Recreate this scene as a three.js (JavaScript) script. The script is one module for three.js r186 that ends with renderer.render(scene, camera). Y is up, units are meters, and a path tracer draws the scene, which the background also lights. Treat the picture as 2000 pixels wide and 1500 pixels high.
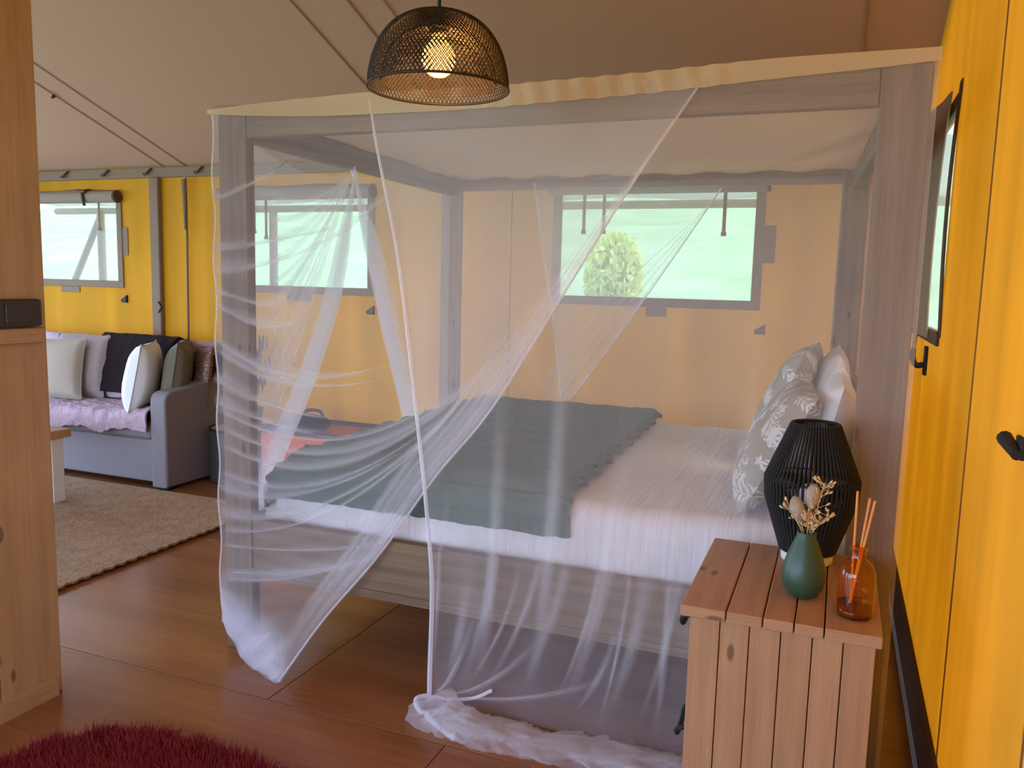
import * as THREE from 'three';
import { RoundedBoxGeometry } from 'three/addons/geometries/RoundedBoxGeometry.js';
import { mergeGeometries, mergeVertices } from 'three/addons/utils/BufferGeometryUtils.js';

// ---------------------------------------------------------------- camera, sky, sun, exposure
const scene = new THREE.Scene();
const camera = new THREE.PerspectiveCamera(50.48, 4 / 3, 0.05, 400);
camera.position.set(0, 1.4, 0);
camera.rotation.order = 'YXZ';
camera.rotation.set(-0.1242, 0.3787, 0.0253);
const renderer = new THREE.WebGLRenderer({ antialias: true });
renderer.toneMapping = THREE.LinearToneMapping;
renderer.toneMappingExposure = 4.5;
renderer.shadowMap.enabled = true;

const SKY_HORIZON = [0.86, 1.06, 1.5], SKY_ZENITH = [0.44, 0.74, 1.5];
scene.background = skyTexture();
scene.backgroundIntensity = 1.5;

const sun = new THREE.DirectionalLight(0xfff0d8, 2.3);     // hazy sun, high behind the gable wall
sun.position.set(6, 9, -1.2); sun.target.position.set(0, 0, -2);
sun.shadow.radius = 45;   // veiled by thin cloud
sun.castShadow = true;
Object.assign(sun.shadow.camera, { left: -12, right: 12, top: 12, bottom: -12, near: 0.1, far: 40 });
sun.shadow.mapSize.set(2048, 2048);
scene.add(sun, sun.target);

// ---------------------------------------------------------------- helpers
function rng(seed) { let s = seed >>> 0; return () => { s = (s + 0x6D2B79F5) | 0; let t = Math.imul(s ^ (s >>> 15), 1 | s); t = (t + Math.imul(t ^ (t >>> 7), 61 | t)) ^ t; return ((t ^ (t >>> 14)) >>> 0) / 4294967296; }; }
function hash(ix, iy, s) { let h = Math.imul(ix, 374761393) + Math.imul(iy, 668265263) + Math.imul(s, 2246822519) | 0; h = Math.imul(h ^ (h >>> 13), 1274126177); return ((h ^ (h >>> 16)) >>> 0) / 4294967296; }
function vnoise(x, y, px, py, s) {
  const x0 = Math.floor(x), y0 = Math.floor(y), f = (t) => t * t * (3 - 2 * t), m = (a, b) => ((a % b) + b) % b;
  const a = m(x0, px), b = m(x0 + 1, px), c = m(y0, py), d = m(y0 + 1, py), u = f(x - x0), v = f(y - y0);
  return (hash(a, c, s) * (1 - u) + hash(b, c, s) * u) * (1 - v) + (hash(a, d, s) * (1 - u) + hash(b, d, s) * u) * v;
}
function fbm(u, v, fx, fy, s, oct = 4) { let r = 0, a = 0.5, t = 0; for (let i = 0; i < oct; i++) { r += a * vnoise(u * fx, v * fy, fx, fy, s + i); t += a; fx *= 2; fy *= 2; a *= 0.5; } return r / t; }
function lerp(a, b, t) { return a + (b - a) * t; }
function clamp01(x) { return Math.min(1, Math.max(0, x)); }
function smooth(a, b, x) { const t = clamp01((x - a) / (b - a)); return t * t * (3 - 2 * t); }
function mix3(a, b, t) { return [lerp(a[0], b[0], t), lerp(a[1], b[1], t), lerp(a[2], b[2], t)]; }
function skyTexture() {
  const W = 256, H = 128, d = new Float32Array(W * H * 4);
  for (let j = 0; j < H; j++) for (let i = 0; i < W; i++) {
    const e = Math.max(0, Math.sin(((j + 0.5) / H - 0.5) * Math.PI)), c = mix3(SKY_HORIZON, SKY_ZENITH, Math.pow(e, 0.55)), cl = 0.92 + 0.16 * fbm(i / W, j / H, 8, 8, 7, 4), k = (j * W + i) * 4;
    d[k] = c[0] * cl; d[k + 1] = c[1] * cl; d[k + 2] = c[2] * cl; d[k + 3] = 1;
  }
  const t = new THREE.DataTexture(d, W, H, THREE.RGBAFormat, THREE.FloatType);
  t.mapping = THREE.EquirectangularReflectionMapping; t.magFilter = t.minFilter = THREE.LinearFilter; t.wrapS = THREE.RepeatWrapping; t.needsUpdate = true;
  return t;
}
function tex(w, h, sx, sy, fn, srgb = true) {      // sx, sy: metres that one repeat covers
  const d = new Uint8Array(w * h * 4);
  for (let j = 0; j < h; j++) for (let i = 0; i < w; i++) { const c = fn(i / w, j / h), k = (j * w + i) * 4; for (let n = 0; n < 3; n++) d[k + n] = 255 * clamp01(Array.isArray(c) ? c[n] : c); d[k + 3] = 255; }
  const t = new THREE.DataTexture(d, w, h, THREE.RGBAFormat);
  t.wrapS = t.wrapT = THREE.RepeatWrapping; t.magFilter = THREE.LinearFilter; t.minFilter = THREE.LinearMipmapLinearFilter; t.generateMipmaps = true;
  if (srgb) t.colorSpace = THREE.SRGBColorSpace;
  t.repeat.set(1 / sx, 1 / sy); t.needsUpdate = true;
  return t;
}
function std(o) { return new THREE.MeshStandardMaterial({ side: THREE.DoubleSide, ...o }); }
function phy(o) { return new THREE.MeshPhysicalMaterial({ side: THREE.DoubleSide, ...o }); }
const rgb = (r, g, b) => new THREE.Color().setRGB(r, g, b);

// ---------------------------------------------------------------- materials
function woodTex(light, dark, seed, knots, sx, sy, rings, w = 512, h = 256, rc = 0.15) {
  const R = rng(seed), ks = Array.from({ length: knots }, () => [R(), R(), 0.005 + 0.008 * R()]);
  return tex(w, h, sx, sy, (u, v) => {
    let warp = fbm(u, v, 2, 3, seed, 3) * 0.16, kd = 0;
    for (const [ku, kv, kr] of ks) { let du = Math.abs(u - ku), dv = Math.abs(v - kv); du = Math.min(du, 1 - du) * sx; dv = Math.min(dv, 1 - dv) * sy; const q = Math.hypot(du * 0.4, dv) / kr; warp += 0.05 * Math.exp(-q * q * 0.2); kd = Math.max(kd, smooth(1.15, 0.55, q)); }
    const ring = 0.5 + 0.5 * Math.sin((v + warp) * rings * 6.283), fine = fbm(u, v, 6, 96, seed + 5, 3), blot = fbm(u, v, 3, 4, seed + 9, 3);
    let t = rc * ring * ring + 0.4 * fine + 0.6 * (blot - 0.5);
    const c = mix3(light, dark, clamp01(t));
    return mix3(c, dark.map((x) => x * 0.55), kd * 0.6);
  });
}
const canvasWeave = tex(256, 256, 0.25, 0.25, (u, v) => 0.5 + 0.22 * Math.sin(u * 6.283 * 64) * Math.sin(v * 6.283 * 64) + 0.35 * (fbm(u, v, 6, 6, 3, 4) - 0.5), false);
const clothNoise = tex(256, 256, 0.3, 0.3, (u, v) => fbm(u, v, 24, 24, 31, 4), false);
const wrinkle = tex(512, 512, 1.0, 1.0, (u, v) => 0.65 * fbm(u, v, 70, 5, 41, 3) + 0.35 * fbm(u, v, 9, 9, 44, 4), false);
const canvasTone = tex(256, 256, 2.2, 2.2, (u, v) => { const s = fbm(u, v, 20, 2, 51, 4), n = fbm(u, v, 5, 5, 53, 4); const k = 0.93 + 0.1 * (s - 0.5) + 0.08 * (n - 0.5); return [k, k, k]; });
const M = {
  yellow: phy({ color: rgb(0.71, 0.402, 0.06), map: canvasTone, transmission: 0.5, thickness: 0, roughness: 1, specularIntensity: 0, bumpMap: canvasWeave, bumpScale: 0.0006 }),
  roof: std({ color: rgb(0.48, 0.285, 0.178), roughness: 0.95, bumpMap: canvasWeave, bumpScale: 0.0006 }),
  fly: phy({ color: rgb(0.85, 0.85, 0.8), transmission: 0.4, thickness: 0, roughness: 1, specularIntensity: 0 }),
  greyTrim: std({ color: rgb(0.21, 0.145, 0.085), roughness: 0.85, bumpMap: canvasWeave, bumpScale: 0.0005 }),
  seam: std({ color: rgb(0.38, 0.23, 0.145), roughness: 0.9 }),
  yellowSeam: std({ color: rgb(0.2, 0.1, 0.02), roughness: 0.9 }),
  pane: phy({ color: rgb(0.6, 0.59, 0.55), transmission: 1, thickness: 0, roughness: 0.28, specularIntensity: 0.5, ior: 1.4 }),
  black: std({ color: rgb(0.01, 0.009, 0.008), roughness: 0.75 }),
  darkBrown: std({ color: rgb(0.07, 0.035, 0.018), roughness: 0.6 }),
  skirt: std({ color: rgb(0.1, 0.048, 0.022), roughness: 0.95 }),
  blind: std({ color: rgb(0.26, 0.2, 0.14), roughness: 0.95, bumpMap: canvasWeave, bumpScale: 0.0006 }),
  flap: std({ color: rgb(0.3, 0.2, 0.12), roughness: 0.9, bumpMap: canvasWeave, bumpScale: 0.0006 }),
  ply: std({ map: woodTex([0.64, 0.42, 0.26], [0.45, 0.265, 0.145], 101, 0, 1.9, 0.95, 3, 1024, 512), roughness: 0.23, bumpMap: clothNoise, bumpScale: 0.0002 }),
  greyWood: std({ map: woodTex([0.55, 0.46, 0.345], [0.31, 0.245, 0.165], 211, 5, 1.3, 0.4, 7), roughness: 0.75, bumpMap: clothNoise, bumpScale: 0.0005 }),
  pine: std({ map: woodTex([0.74, 0.57, 0.405], [0.56, 0.395, 0.265], 307, 3, 0.9, 0.3, 6), roughness: 0.5 }),
  postWood: std({ map: woodTex([0.79, 0.68, 0.51], [0.62, 0.5, 0.35], 411, 13, 1.0, 0.5, 5), roughness: 0.6 }),
  beigeWood: std({ map: woodTex([0.8, 0.62, 0.45], [0.68, 0.5, 0.35], 433, 1, 1.0, 0.5, 5), roughness: 0.7 }),
  switch: std({ color: rgb(0.045, 0.043, 0.038), roughness: 0.45 }),
  white: std({ color: rgb(0.8, 0.78, 0.76), roughness: 0.95, bumpMap: wrinkle, bumpScale: 0.006 }),
  whitePillow: std({ color: rgb(0.8, 0.78, 0.75), roughness: 0.95, bumpMap: wrinkle, bumpScale: 0.004 }),
  quilt: std({ color: rgb(0.085, 0.13, 0.09), roughness: 0.85, bumpMap: wrinkle, bumpScale: 0.003 }),
  grooveShade: std({ color: rgb(0.02, 0.035, 0.024), roughness: 0.95 }),  // near-black green standing for the shadow in the quilt grooves
  sofa: std({ color: rgb(0.225, 0.192, 0.18), roughness: 0.95, bumpMap: clothNoise, bumpScale: 0.001 }),
  fur: phy({ color: rgb(0.45, 0.31, 0.31), roughness: 1, sheen: 0.25, sheenColor: rgb(0.8, 0.7, 0.75), bumpMap: clothNoise, bumpScale: 0.005 }),
  charcoal: phy({ color: rgb(0.018, 0.011, 0.01), specularIntensity: 0.3, roughness: 1, sheen: 0.04, sheenColor: rgb(0.3, 0.25, 0.25), bumpMap: clothNoise, bumpScale: 0.006 }),
  cream: std({ color: rgb(0.46, 0.38, 0.27), roughness: 0.95, bumpMap: clothNoise, bumpScale: 0.001 }),
  blush: std({ color: rgb(0.36, 0.28, 0.24), roughness: 0.95, bumpMap: clothNoise, bumpScale: 0.001 }),
  ivory: std({ color: rgb(0.78, 0.74, 0.68), roughness: 0.9, bumpMap: clothNoise, bumpScale: 0.001 }),
  olive: std({ color: rgb(0.17, 0.14, 0.09), roughness: 0.95, bumpMap: clothNoise, bumpScale: 0.001 }),
  sequin: std({ map: tex(256, 256, 0.25, 0.25, (u, v) => { const n = vnoise(u * 60, v * 60, 60, 60, 5); return n > 0.8 ? [0.85, 0.7, 0.62] : mix3([0.36, 0.22, 0.17], [0.55, 0.36, 0.28], n); }), roughness: 0.5 }),
  jute: std({ map: tex(512, 512, 0.6, 0.6, (u, v) => { const r = 0.5 + 0.5 * Math.sin(v * 6.283 * 36 + 2.5 * fbm(u, v, 12, 12, 71, 3)), n = fbm(u, v, 90, 60, 72, 3); return mix3([0.74, 0.6, 0.43], [0.5, 0.37, 0.24], clamp01(0.45 * (1 - r) + 0.9 * (n - 0.25))); }), roughness: 1, bumpMap: clothNoise, bumpScale: 0.004 }),
  redFur: std({ color: rgb(0.34, 0.035, 0.06), roughness: 0.95 }),
  coral: std({ color: rgb(0.62, 0.12, 0.06), roughness: 0.7 }),
  vase: phy({ color: rgb(0.03, 0.075, 0.038), roughness: 0.42, clearcoat: 0.15, clearcoatRoughness: 0.4 }),
  amber: phy({ color: rgb(0.94, 0.66, 0.27), transmission: 1, thickness: 0, roughness: 0.04, ior: 1.5 }),
  liquid: phy({ color: rgb(0.22, 0.05, 0.01), roughness: 0.05, transmission: 0.4, thickness: 0 }),
  reed: std({ color: rgb(0.75, 0.32, 0.08), roughness: 0.8 }),
  dry: std({ color: rgb(0.72, 0.5, 0.24), roughness: 0.95 }),
  tail: std({ color: rgb(0.62, 0.5, 0.36), roughness: 1, bumpMap: clothNoise, bumpScale: 0.004 }),
  cord: std({ color: rgb(0.014, 0.013, 0.011), roughness: 0.9 }),
  wire: std({ color: rgb(0.03, 0.024, 0.017), roughness: 0.5, metalness: 0.4 }),
  bulb: phy({ color: rgb(1, 0.85, 0.6), transmission: 0.4, thickness: 0, roughness: 0.05, emissive: rgb(1, 0.4, 0.1), emissiveIntensity: 0.25 }),
  filament: std({ color: rgb(1, 0.8, 0.5), emissive: rgb(1, 0.62, 0.22), emissiveIntensity: 2.4 }),
  meadow: std({ map: tex(512, 512, 14, 14, (u, v) => { const n = fbm(u, v, 8, 8, 81, 6); return mix3([0.53, 0.67, 0.43], [0.68, 0.79, 0.59], n * 1.4 - 0.2); }), roughness: 1 }),
  foliage: phy({ color: rgb(0.72, 0.8, 0.26), transmission: 0.35, thickness: 0, roughness: 0.9 }),
  deck: std({ color: rgb(0.5, 0.46, 0.42), roughness: 0.9 }),
  net: phy({ color: rgb(0.93, 0.93, 0.95), roughness: 1, transmission: 0.4, thickness: 0, specularIntensity: 0, transparent: true, opacity: 0.2 }),
  netFold: phy({ color: rgb(0.93, 0.93, 0.95), roughness: 1, transmission: 0.4, thickness: 0, specularIntensity: 0, transparent: true, opacity: 0.36, vertexColors: true }),
  netHeap: phy({ color: rgb(0.93, 0.93, 0.95), roughness: 1, transmission: 0.4, thickness: 0, specularIntensity: 0, transparent: true, opacity: 0.34 }),
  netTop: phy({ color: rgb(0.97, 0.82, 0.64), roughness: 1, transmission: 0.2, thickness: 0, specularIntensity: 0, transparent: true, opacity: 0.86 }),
  netBandWarmLit: phy({ color: rgb(0.94, 0.78, 0.5), roughness: 1, transmission: 0.4, thickness: 0, specularIntensity: 0, transparent: true, opacity: 0.5 }),  // white net, with the warm glow of the walls put into its colour
  hem: phy({ color: rgb(0.93, 0.93, 0.95), roughness: 1, transmission: 0.35, thickness: 0, specularIntensity: 0, transparent: true, opacity: 0.8 }),
};

// ---------------------------------------------------------------- naming
const taken = new Map();
function numbered(n) { const k = taken.get(n) ?? 0; taken.set(n, k + 1); return k ? n + '_' + String(k).padStart(3, '0') : n; }
const bases = new Map();
function thing(name, label, category, base, group) {
  const o = new THREE.Group(); o.name = numbered(name); o.position.set(...base); o.userData = { label, category };
  if (group) o.userData.group = group;
  bases.set(o, base); scene.add(o); return o;
}
function struct(name, base = [0, 0, 0], label) { const o = new THREE.Group(); o.name = name; o.position.set(...base); o.userData = { kind: 'structure' }; if (label) o.userData.label = label; bases.set(o, base); scene.add(o); return o; }
function part(parent, name, geo, mat, label) {          // geo in world coordinates of the thing's first placing
  if (Array.isArray(geo)) geo = merge(geo);
  const b = bases.get(parent) ?? [0, 0, 0]; geo.translate(-b[0], -b[1], -b[2]);
  const m = new THREE.Mesh(geo, mat); m.name = name; m.castShadow = m.receiveShadow = true; if (label) m.userData.label = label;
  bases.set(m, b); parent.add(m); return m;
}
function merge(list) { return mergeGeometries(list.map((g) => { const r = g.index ? g.toNonIndexed() : g; for (const k of Object.keys(r.attributes)) if (!['position', 'normal', 'uv'].includes(k) && !(k === 'color' && list.every((q) => q.attributes.color))) r.deleteAttribute(k); return r; })); }

// ---------------------------------------------------------------- geometry
const UVR = rng(77);
function boxUV(g, grain) {
  const p = g.attributes.position, n = g.attributes.normal, uv = new Float32Array(p.count * 2), ou = UVR() * 5, ov = UVR() * 5, ax = 'xyz'.indexOf(grain);
  for (let i = 0; i < p.count; i++) {
    const P = [p.getX(i), p.getY(i), p.getZ(i)], N = [Math.abs(n.getX(i)), Math.abs(n.getY(i)), Math.abs(n.getZ(i))], d = N.indexOf(Math.max(...N));
    let a = [0, 1, 2].filter((k) => k !== d); if (a[1] === ax) a.reverse();
    uv[i * 2] = P[a[0]] + ou; uv[i * 2 + 1] = P[a[1]] + ov;
  }
  g.setAttribute('uv', new THREE.BufferAttribute(uv, 2)); return g;
}
function box(x0, x1, y0, y1, z0, z1, grain = 'x', r = 0.004) {
  const w = Math.abs(x1 - x0), h = Math.abs(y1 - y0), d = Math.abs(z1 - z0);
  const g = new RoundedBoxGeometry(w, h, d, 1, Math.min(r, w * 0.45, h * 0.45, d * 0.45));
  boxUV(g, grain); g.translate((x0 + x1) / 2, (y0 + y1) / 2, (z0 + z1) / 2); return g;
}
function beam(a, b, w, h, r = 0.004) {      // bar from a to b, w across, h upright
  const A = new THREE.Vector3(...a), B = new THREE.Vector3(...b), L = A.distanceTo(B), g = new RoundedBoxGeometry(L, h, w, 1, Math.min(r, w * 0.45, h * 0.45));
  boxUV(g, 'x');
  const x = B.clone().sub(A).normalize(), z = x.clone().cross(new THREE.Vector3(0, 1, 0)).normalize(); if (!z.length()) z.set(0, 0, 1);
  g.applyMatrix4(new THREE.Matrix4().makeBasis(x, z.clone().cross(x), z).setPosition(A.add(B).multiplyScalar(0.5))); return g;
}
function tube(pts, r, seg = 0, rad = 6) { const c = new THREE.CatmullRomCurve3(pts.map((p) => new THREE.Vector3(...p))); return new THREE.TubeGeometry(c, seg || pts.length * 4, r, rad, false); }
function rod(a, b, r0, r1 = r0, n = 10) {
  const A = new THREE.Vector3(...a), B = new THREE.Vector3(...b), g = new THREE.CylinderGeometry(r1, r0, A.distanceTo(B), n);
  g.applyQuaternion(new THREE.Quaternion().setFromUnitVectors(new THREE.Vector3(0, 1, 0), B.clone().sub(A).normalize())); return g.translate(...A.add(B).multiplyScalar(0.5).toArray());
}
function lathe(prof, at, n = 40) { return new THREE.LatheGeometry(prof.map(([r, y]) => new THREE.Vector2(r, y)), n).translate(...at); }
function sheet(f, nu, nv, scaleU = 1, scaleV = 1) {     // surface f(u, v) -> [x, y, z]
  const pos = [], uv = [], idx = [];
  for (let j = 0; j <= nv; j++) for (let i = 0; i <= nu; i++) { pos.push(...f(i / nu, j / nv)); uv.push(i / nu * scaleU, j / nv * scaleV); }
  for (let j = 0; j < nv; j++) for (let i = 0; i < nu; i++) { const a = j * (nu + 1) + i; idx.push(a, a + 1, a + nu + 2, a, a + nu + 2, a + nu + 1); }
  const g = new THREE.BufferGeometry(); g.setAttribute('position', new THREE.Float32BufferAttribute(pos, 3)); g.setAttribute('uv', new THREE.Float32BufferAttribute(uv, 2)); g.setIndex(idx); g.computeVertexNormals(); return g;
}
function slab(f, nu, nv, th, su = 1, sv = 1) {          // closed sheet with thickness th along its normal
  const top = sheet(f, nu, nv, su, sv), n = top.attributes.normal, p = top.attributes.position, bot = top.clone(), q = bot.attributes.position;
  for (let i = 0; i < p.count; i++) q.setXYZ(i, p.getX(i) - n.getX(i) * th, p.getY(i) - n.getY(i) * th, p.getZ(i) - n.getZ(i) * th);
  const W = nu + 1, ring = []; for (let i = 0; i < nu; i++) ring.push(i); for (let j = 0; j < nv; j++) ring.push(j * W + nu); for (let i = nu; i > 0; i--) ring.push(nv * W + i); for (let j = nv; j > 0; j--) ring.push(j * W);
  const pos = [], uv = []; const push = (b, k) => { pos.push(b.getX(k), b.getY(k), b.getZ(k)); uv.push(0, 0); };
  for (let k = 0; k < ring.length; k++) { const a = ring[k], c = ring[(k + 1) % ring.length]; push(p, a); push(q, a); push(q, c); push(p, a); push(q, c); push(p, c); }
  const side = new THREE.BufferGeometry(); side.setAttribute('position', new THREE.Float32BufferAttribute(pos, 3)); side.setAttribute('uv', new THREE.Float32BufferAttribute(uv, 2)); side.computeVertexNormals();
  return merge([top, bot, side]);
}
function panelShape(outline, holes, th) {               // flat panel in x, y with holes, th thick towards -z
  const s = new THREE.Shape(outline.map((p) => new THREE.Vector2(...p)));
  for (const [a, b, c, d] of holes) s.holes.push(new THREE.Path([[a, c], [a, d], [b, d], [b, c]].map((p) => new THREE.Vector2(...p))));
  return new THREE.ExtrudeGeometry(s, { depth: th, bevelEnabled: false }).translate(0, 0, -th);
}
function cushion(w, h, d, n = 22, seed = 1, pinch = 0.06, wrinkles = 0.006) {   // in x, y plane, thickness along z, base at y = 0
  const side = (sg) => sheet((u, v) => {
    const a = u * 2 - 1, b = v * 2 - 1, e = (t) => Math.pow(Math.max(0, 1 - Math.pow(Math.abs(t), 2.6)), 0.46);
    const px = 1 - pinch * (1 - a * a) * 0 - pinch * (1 - b * b) , py = 1 - pinch * (1 - a * a);
    const t = e(a) * e(b), wr = wrinkles * (fbm(u, v, 4, 4, seed + (sg > 0 ? 3 : 9), 3) - 0.5) * 2 * Math.min(1, t * 3);
    return [a * w / 2 * px, h / 2 + b * h / 2 * py, sg * (d / 2 * t + wr)];
  }, n, n, w, h);
  const f = side(1), b = side(-1); b.index.array.reverse(); b.computeVertexNormals(); return merge([f, b]);
}
function pipe(w, h, r, pinch = 0.06) { const pts = []; for (let k = 0; k < 48; k++) { const s = k / 12, e = Math.floor(s), t = (s - e) * 2 - 1, [a, b] = [[t, -1], [1, t], [-t, 1], [-1, -t]][e]; pts.push(new THREE.Vector3(a * w / 2 * (1 - pinch * (1 - b * b)), h / 2 + b * h / 2 * (1 - pinch * (1 - a * a)), 0)); } return new THREE.TubeGeometry(new THREE.CatmullRomCurve3(pts, true), 96, r, 5, true); }

// ---------------------------------------------------------------- the setting
const ZB = -4.747, XR = 0.32, XL = -6.6, ZF = 1.75, RIDGE_Z = -1.5, SL = 0.3583, EAVE = 2.182, roofY = (z) => EAVE + SL * (z < RIDGE_Z ? z - ZB : 2 * RIDGE_Z - z - ZB);

const floor = struct('floor');
part(floor, 'subfloor', box(XL - 0.1, XR + 0.1, -0.1, -0.0145, ZB - 0.1, ZF + 0.1), M.darkBrown);
{ // plywood sheets with open joints
  const rows = [[-4.74, -3.313, [-6.55, -4.56, -2.12, 0.3]], [-3.31, -2.092, [-6.55, -4.12, -1.68, 0.3]], [-2.088, -0.872, [-6.55, -5.2, -2.76, -1.02, 0.3]], [-0.868, 0.35, [-6.55, -4.12, -1.68, 0.3]], [0.353, 1.74, [-6.55, -4.56, -2.12, 0.3]]];
  for (const [z0, z1, xs] of rows) for (let i = 0; i + 1 < xs.length; i++) part(floor, 'floor_panel', box(xs[i] + 0.0015, xs[i + 1] - 0.0015, -0.014, 0, z0, z1, 'x', 0.0015), M.ply);
}
// back wall with three windows
const W = [[-6.3, -5.165, 1.335, 1.955], [-4.07, -2.945, 1.335, 1.955], [-1.592, -0.466, 1.33, 1.955]];
const wallBack = struct('wall_back');
part(wallBack, 'canvas', panelShape([[XL, 0.1], [XR, 0.1], [XR, 2.2], [XL, 2.2]], W, 0.012).translate(0, 0, ZB), M.yellow);
const wallRight = struct('wall_right');
const gable = (x0) => [[-ZF, 0.1], [-ZF, roofY(ZF) + 0.01], [-RIDGE_Z, roofY(RIDGE_Z) + 0.01], [-ZB, EAVE + 0.01], [-ZB, 0.1]];
const RW = [3.12, 4.15, 1.27, 2.0];           // window in the gable wall, in -z and y
part(wallRight, 'canvas', panelShape(gable(), [RW], 0.012).rotateY(Math.PI / 2).translate(XR + 0.012, 0, 0), M.yellow);
const wallLeft = struct('wall_left');
part(wallLeft, 'canvas', panelShape(gable(), [[-1.3, 4.3, 0.1, 2.15]], 0.012).rotateY(Math.PI / 2).translate(XL, 0, 0), M.yellow);
const wallFront = struct('wall_front');
part(wallFront, 'canvas', panelShape([[XL, 0.1], [XR, 0.1], [XR, 2.2], [XL, 2.2]], [[-6.2, -3.0, 0.1, 2.05], [-2.6, -0.5, 0.8, 2.0]], 0.012).translate(0, 0, ZF + 0.012), M.yellow);  // unseen openings, added to let in cool light from behind the camera
const ceiling = struct('ceiling');
for (const s of [-1, 1]) {
  const zE = s < 0 ? ZB - 0.05 : 2 * RIDGE_Z - ZB + 0.05, yE = roofY(ZB) - SL * 0.05;
  const f = (up) => (u, v) => [lerp(XL - 0.1, XR + 0.1, u), lerp(yE, roofY(RIDGE_Z), v) + up, lerp(zE, RIDGE_Z, v)];
  part(ceiling, 'roof_canvas', merge([sheet(f(0), 2, 2, 7, 3.5), sheet(f(0.03), 2, 2, 7, 3.5)]), M.roof);
}
for (const [x, w] of [[-4.485, 0.008], [-4.69, 0.008], [-2.495, 0.01], [-2.208, 0.01], [-2.03, 0.006], [0.013, 0.01]]) part(ceiling, 'seam', slab((u, v) => [x + (u - 0.5) * w, lerp(roofY(ZB), roofY(-1.7), v) - 0.004, lerp(ZB, -1.7, v)], 1, 4, -0.004), M.seam);
part(ceiling, 'hook', rod([-4.69, roofY(-3.85) - 0.012, -3.85], [-4.668, roofY(-3.85) - 0.03, -3.82], 0.012, 0.006, 6), M.darkBrown);
const base2 = struct('baseboard_right'); part(base2, 'skirt', box(XR - 0.012, XR + 0.012, 0, 0.175, ZB, ZF, 'z'), M.skirt);
const base1 = struct('baseboard_back'); part(base1, 'skirt', box(XL, XR - 0.013, 0, 0.12, ZB - 0.012, ZB + 0.012, 'x'), M.skirt);
for (const [z0, z1, i] of [[-2.296, -2.29, 0], [-1.44, -1.434, 1], [-4.3, -4.294, 2]]) part(wallRight, 'seam', box(XR - 0.003, XR + 0.001, 0.175, 2.9 - i * 0.3, z0, z1, 'y', 0.001), M.yellowSeam);
part(wallBack, 'seam', box(-1.92, -1.914, 0.12, 2.15, ZB + 0.0005, ZB + 0.004, 'y', 0.001), M.yellowSeam);
// eave band with hooks, wall pole, rope, corner post
const trim1 = struct('trim_1');
part(trim1, 'eave_band', box(XL + 0.02, XR - 0.02, 2.1, 2.172, ZB + 0.002, ZB + 0.03, 'x'), M.greyTrim);
for (const x of [-5.62, -5.2, -4.78, -4.3, -3.6]) part(trim1, 'hook', tube([[x, 2.165, ZB + 0.035], [x - 0.02, 2.13, ZB + 0.06], [x - 0.05, 2.12, ZB + 0.055], [x - 0.07, 2.128, ZB + 0.04]], 0.008, 12, 6), M.darkBrown);
const trim2 = struct('trim_2'); part(trim2, 'corner_post', box(0.045, 0.125, 0, 2.1, ZB + 0.035, ZB + 0.09, 'y'), M.beigeWood);
const pole = thing('tent_pole', 'grey upright tent pole on the yellow back wall behind the sofa', 'pole', [-4.745, 0, ZB + 0.05]);
part(pole, 'shaft', box(-4.79, -4.7, 0, 2.1, ZB + 0.012, ZB + 0.06, 'y', 0.012), M.greyTrim);
part(pole, 'clip', merge([rod([-4.72, 1.19, ZB + 0.062], [-4.685, 1.15, ZB + 0.066], 0.006), rod([-4.685, 1.15, ZB + 0.066], [-4.72, 1.11, ZB + 0.062], 0.006)]), M.black);
const rope = thing('tent_rope', 'thin grey rope hanging down the yellow back wall right of the grey pole', 'rope', [-4.475, 0.3, ZB + 0.02]);
part(rope, 'line', tube([[-4.462, 2.09, ZB + 0.03], [-4.466, 1.7, ZB + 0.025], [-4.475, 1.2, ZB + 0.022], [-4.485, 0.3, ZB + 0.02]], 0.009, 20), M.greyTrim);
part(rope, 'toggle', rod([-4.464, 2.08, ZB + 0.045], [-4.466, 1.72, ZB + 0.04], 0.02, 0.008, 8), M.greyTrim);

function toggle(p, q, label) {      // small black turn toggle screwed to the canvas
  const t = thing('canvas_toggle', label, 'toggle', p);
  const pts = [[0, 0.03], [-0.055, -0.005], [-0.05, -0.02], [0.0, -0.022]], s = new THREE.Shape(pts.map((a) => new THREE.Vector2(...a)));
  part(t, 'wing', new THREE.ExtrudeGeometry(s, { depth: 0.012, bevelEnabled: true, bevelSize: 0.003, bevelThickness: 0.003, bevelSegments: 1 }).translate(p[0] + 0.02, p[1], p[2] + 0.003), M.black);
  part(t, 'rivet', rod([p[0] + 0.008, p[1], p[2] + 0.016], [p[0] + 0.008, p[1], p[2] + 0.024], 0.006), M.greyTrim);
}
toggle([-5.105, 1.195, ZB], 0, 'small black toggle on the yellow back wall above the sofa');
toggle([-2.915, 1.186, ZB], 0, 'small black toggle under the corner of the middle back window, beside the net edge');
toggle([-0.4, 1.17, ZB], 0, 'small black toggle on the back wall above the bed pillows, below the right back window');

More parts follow.
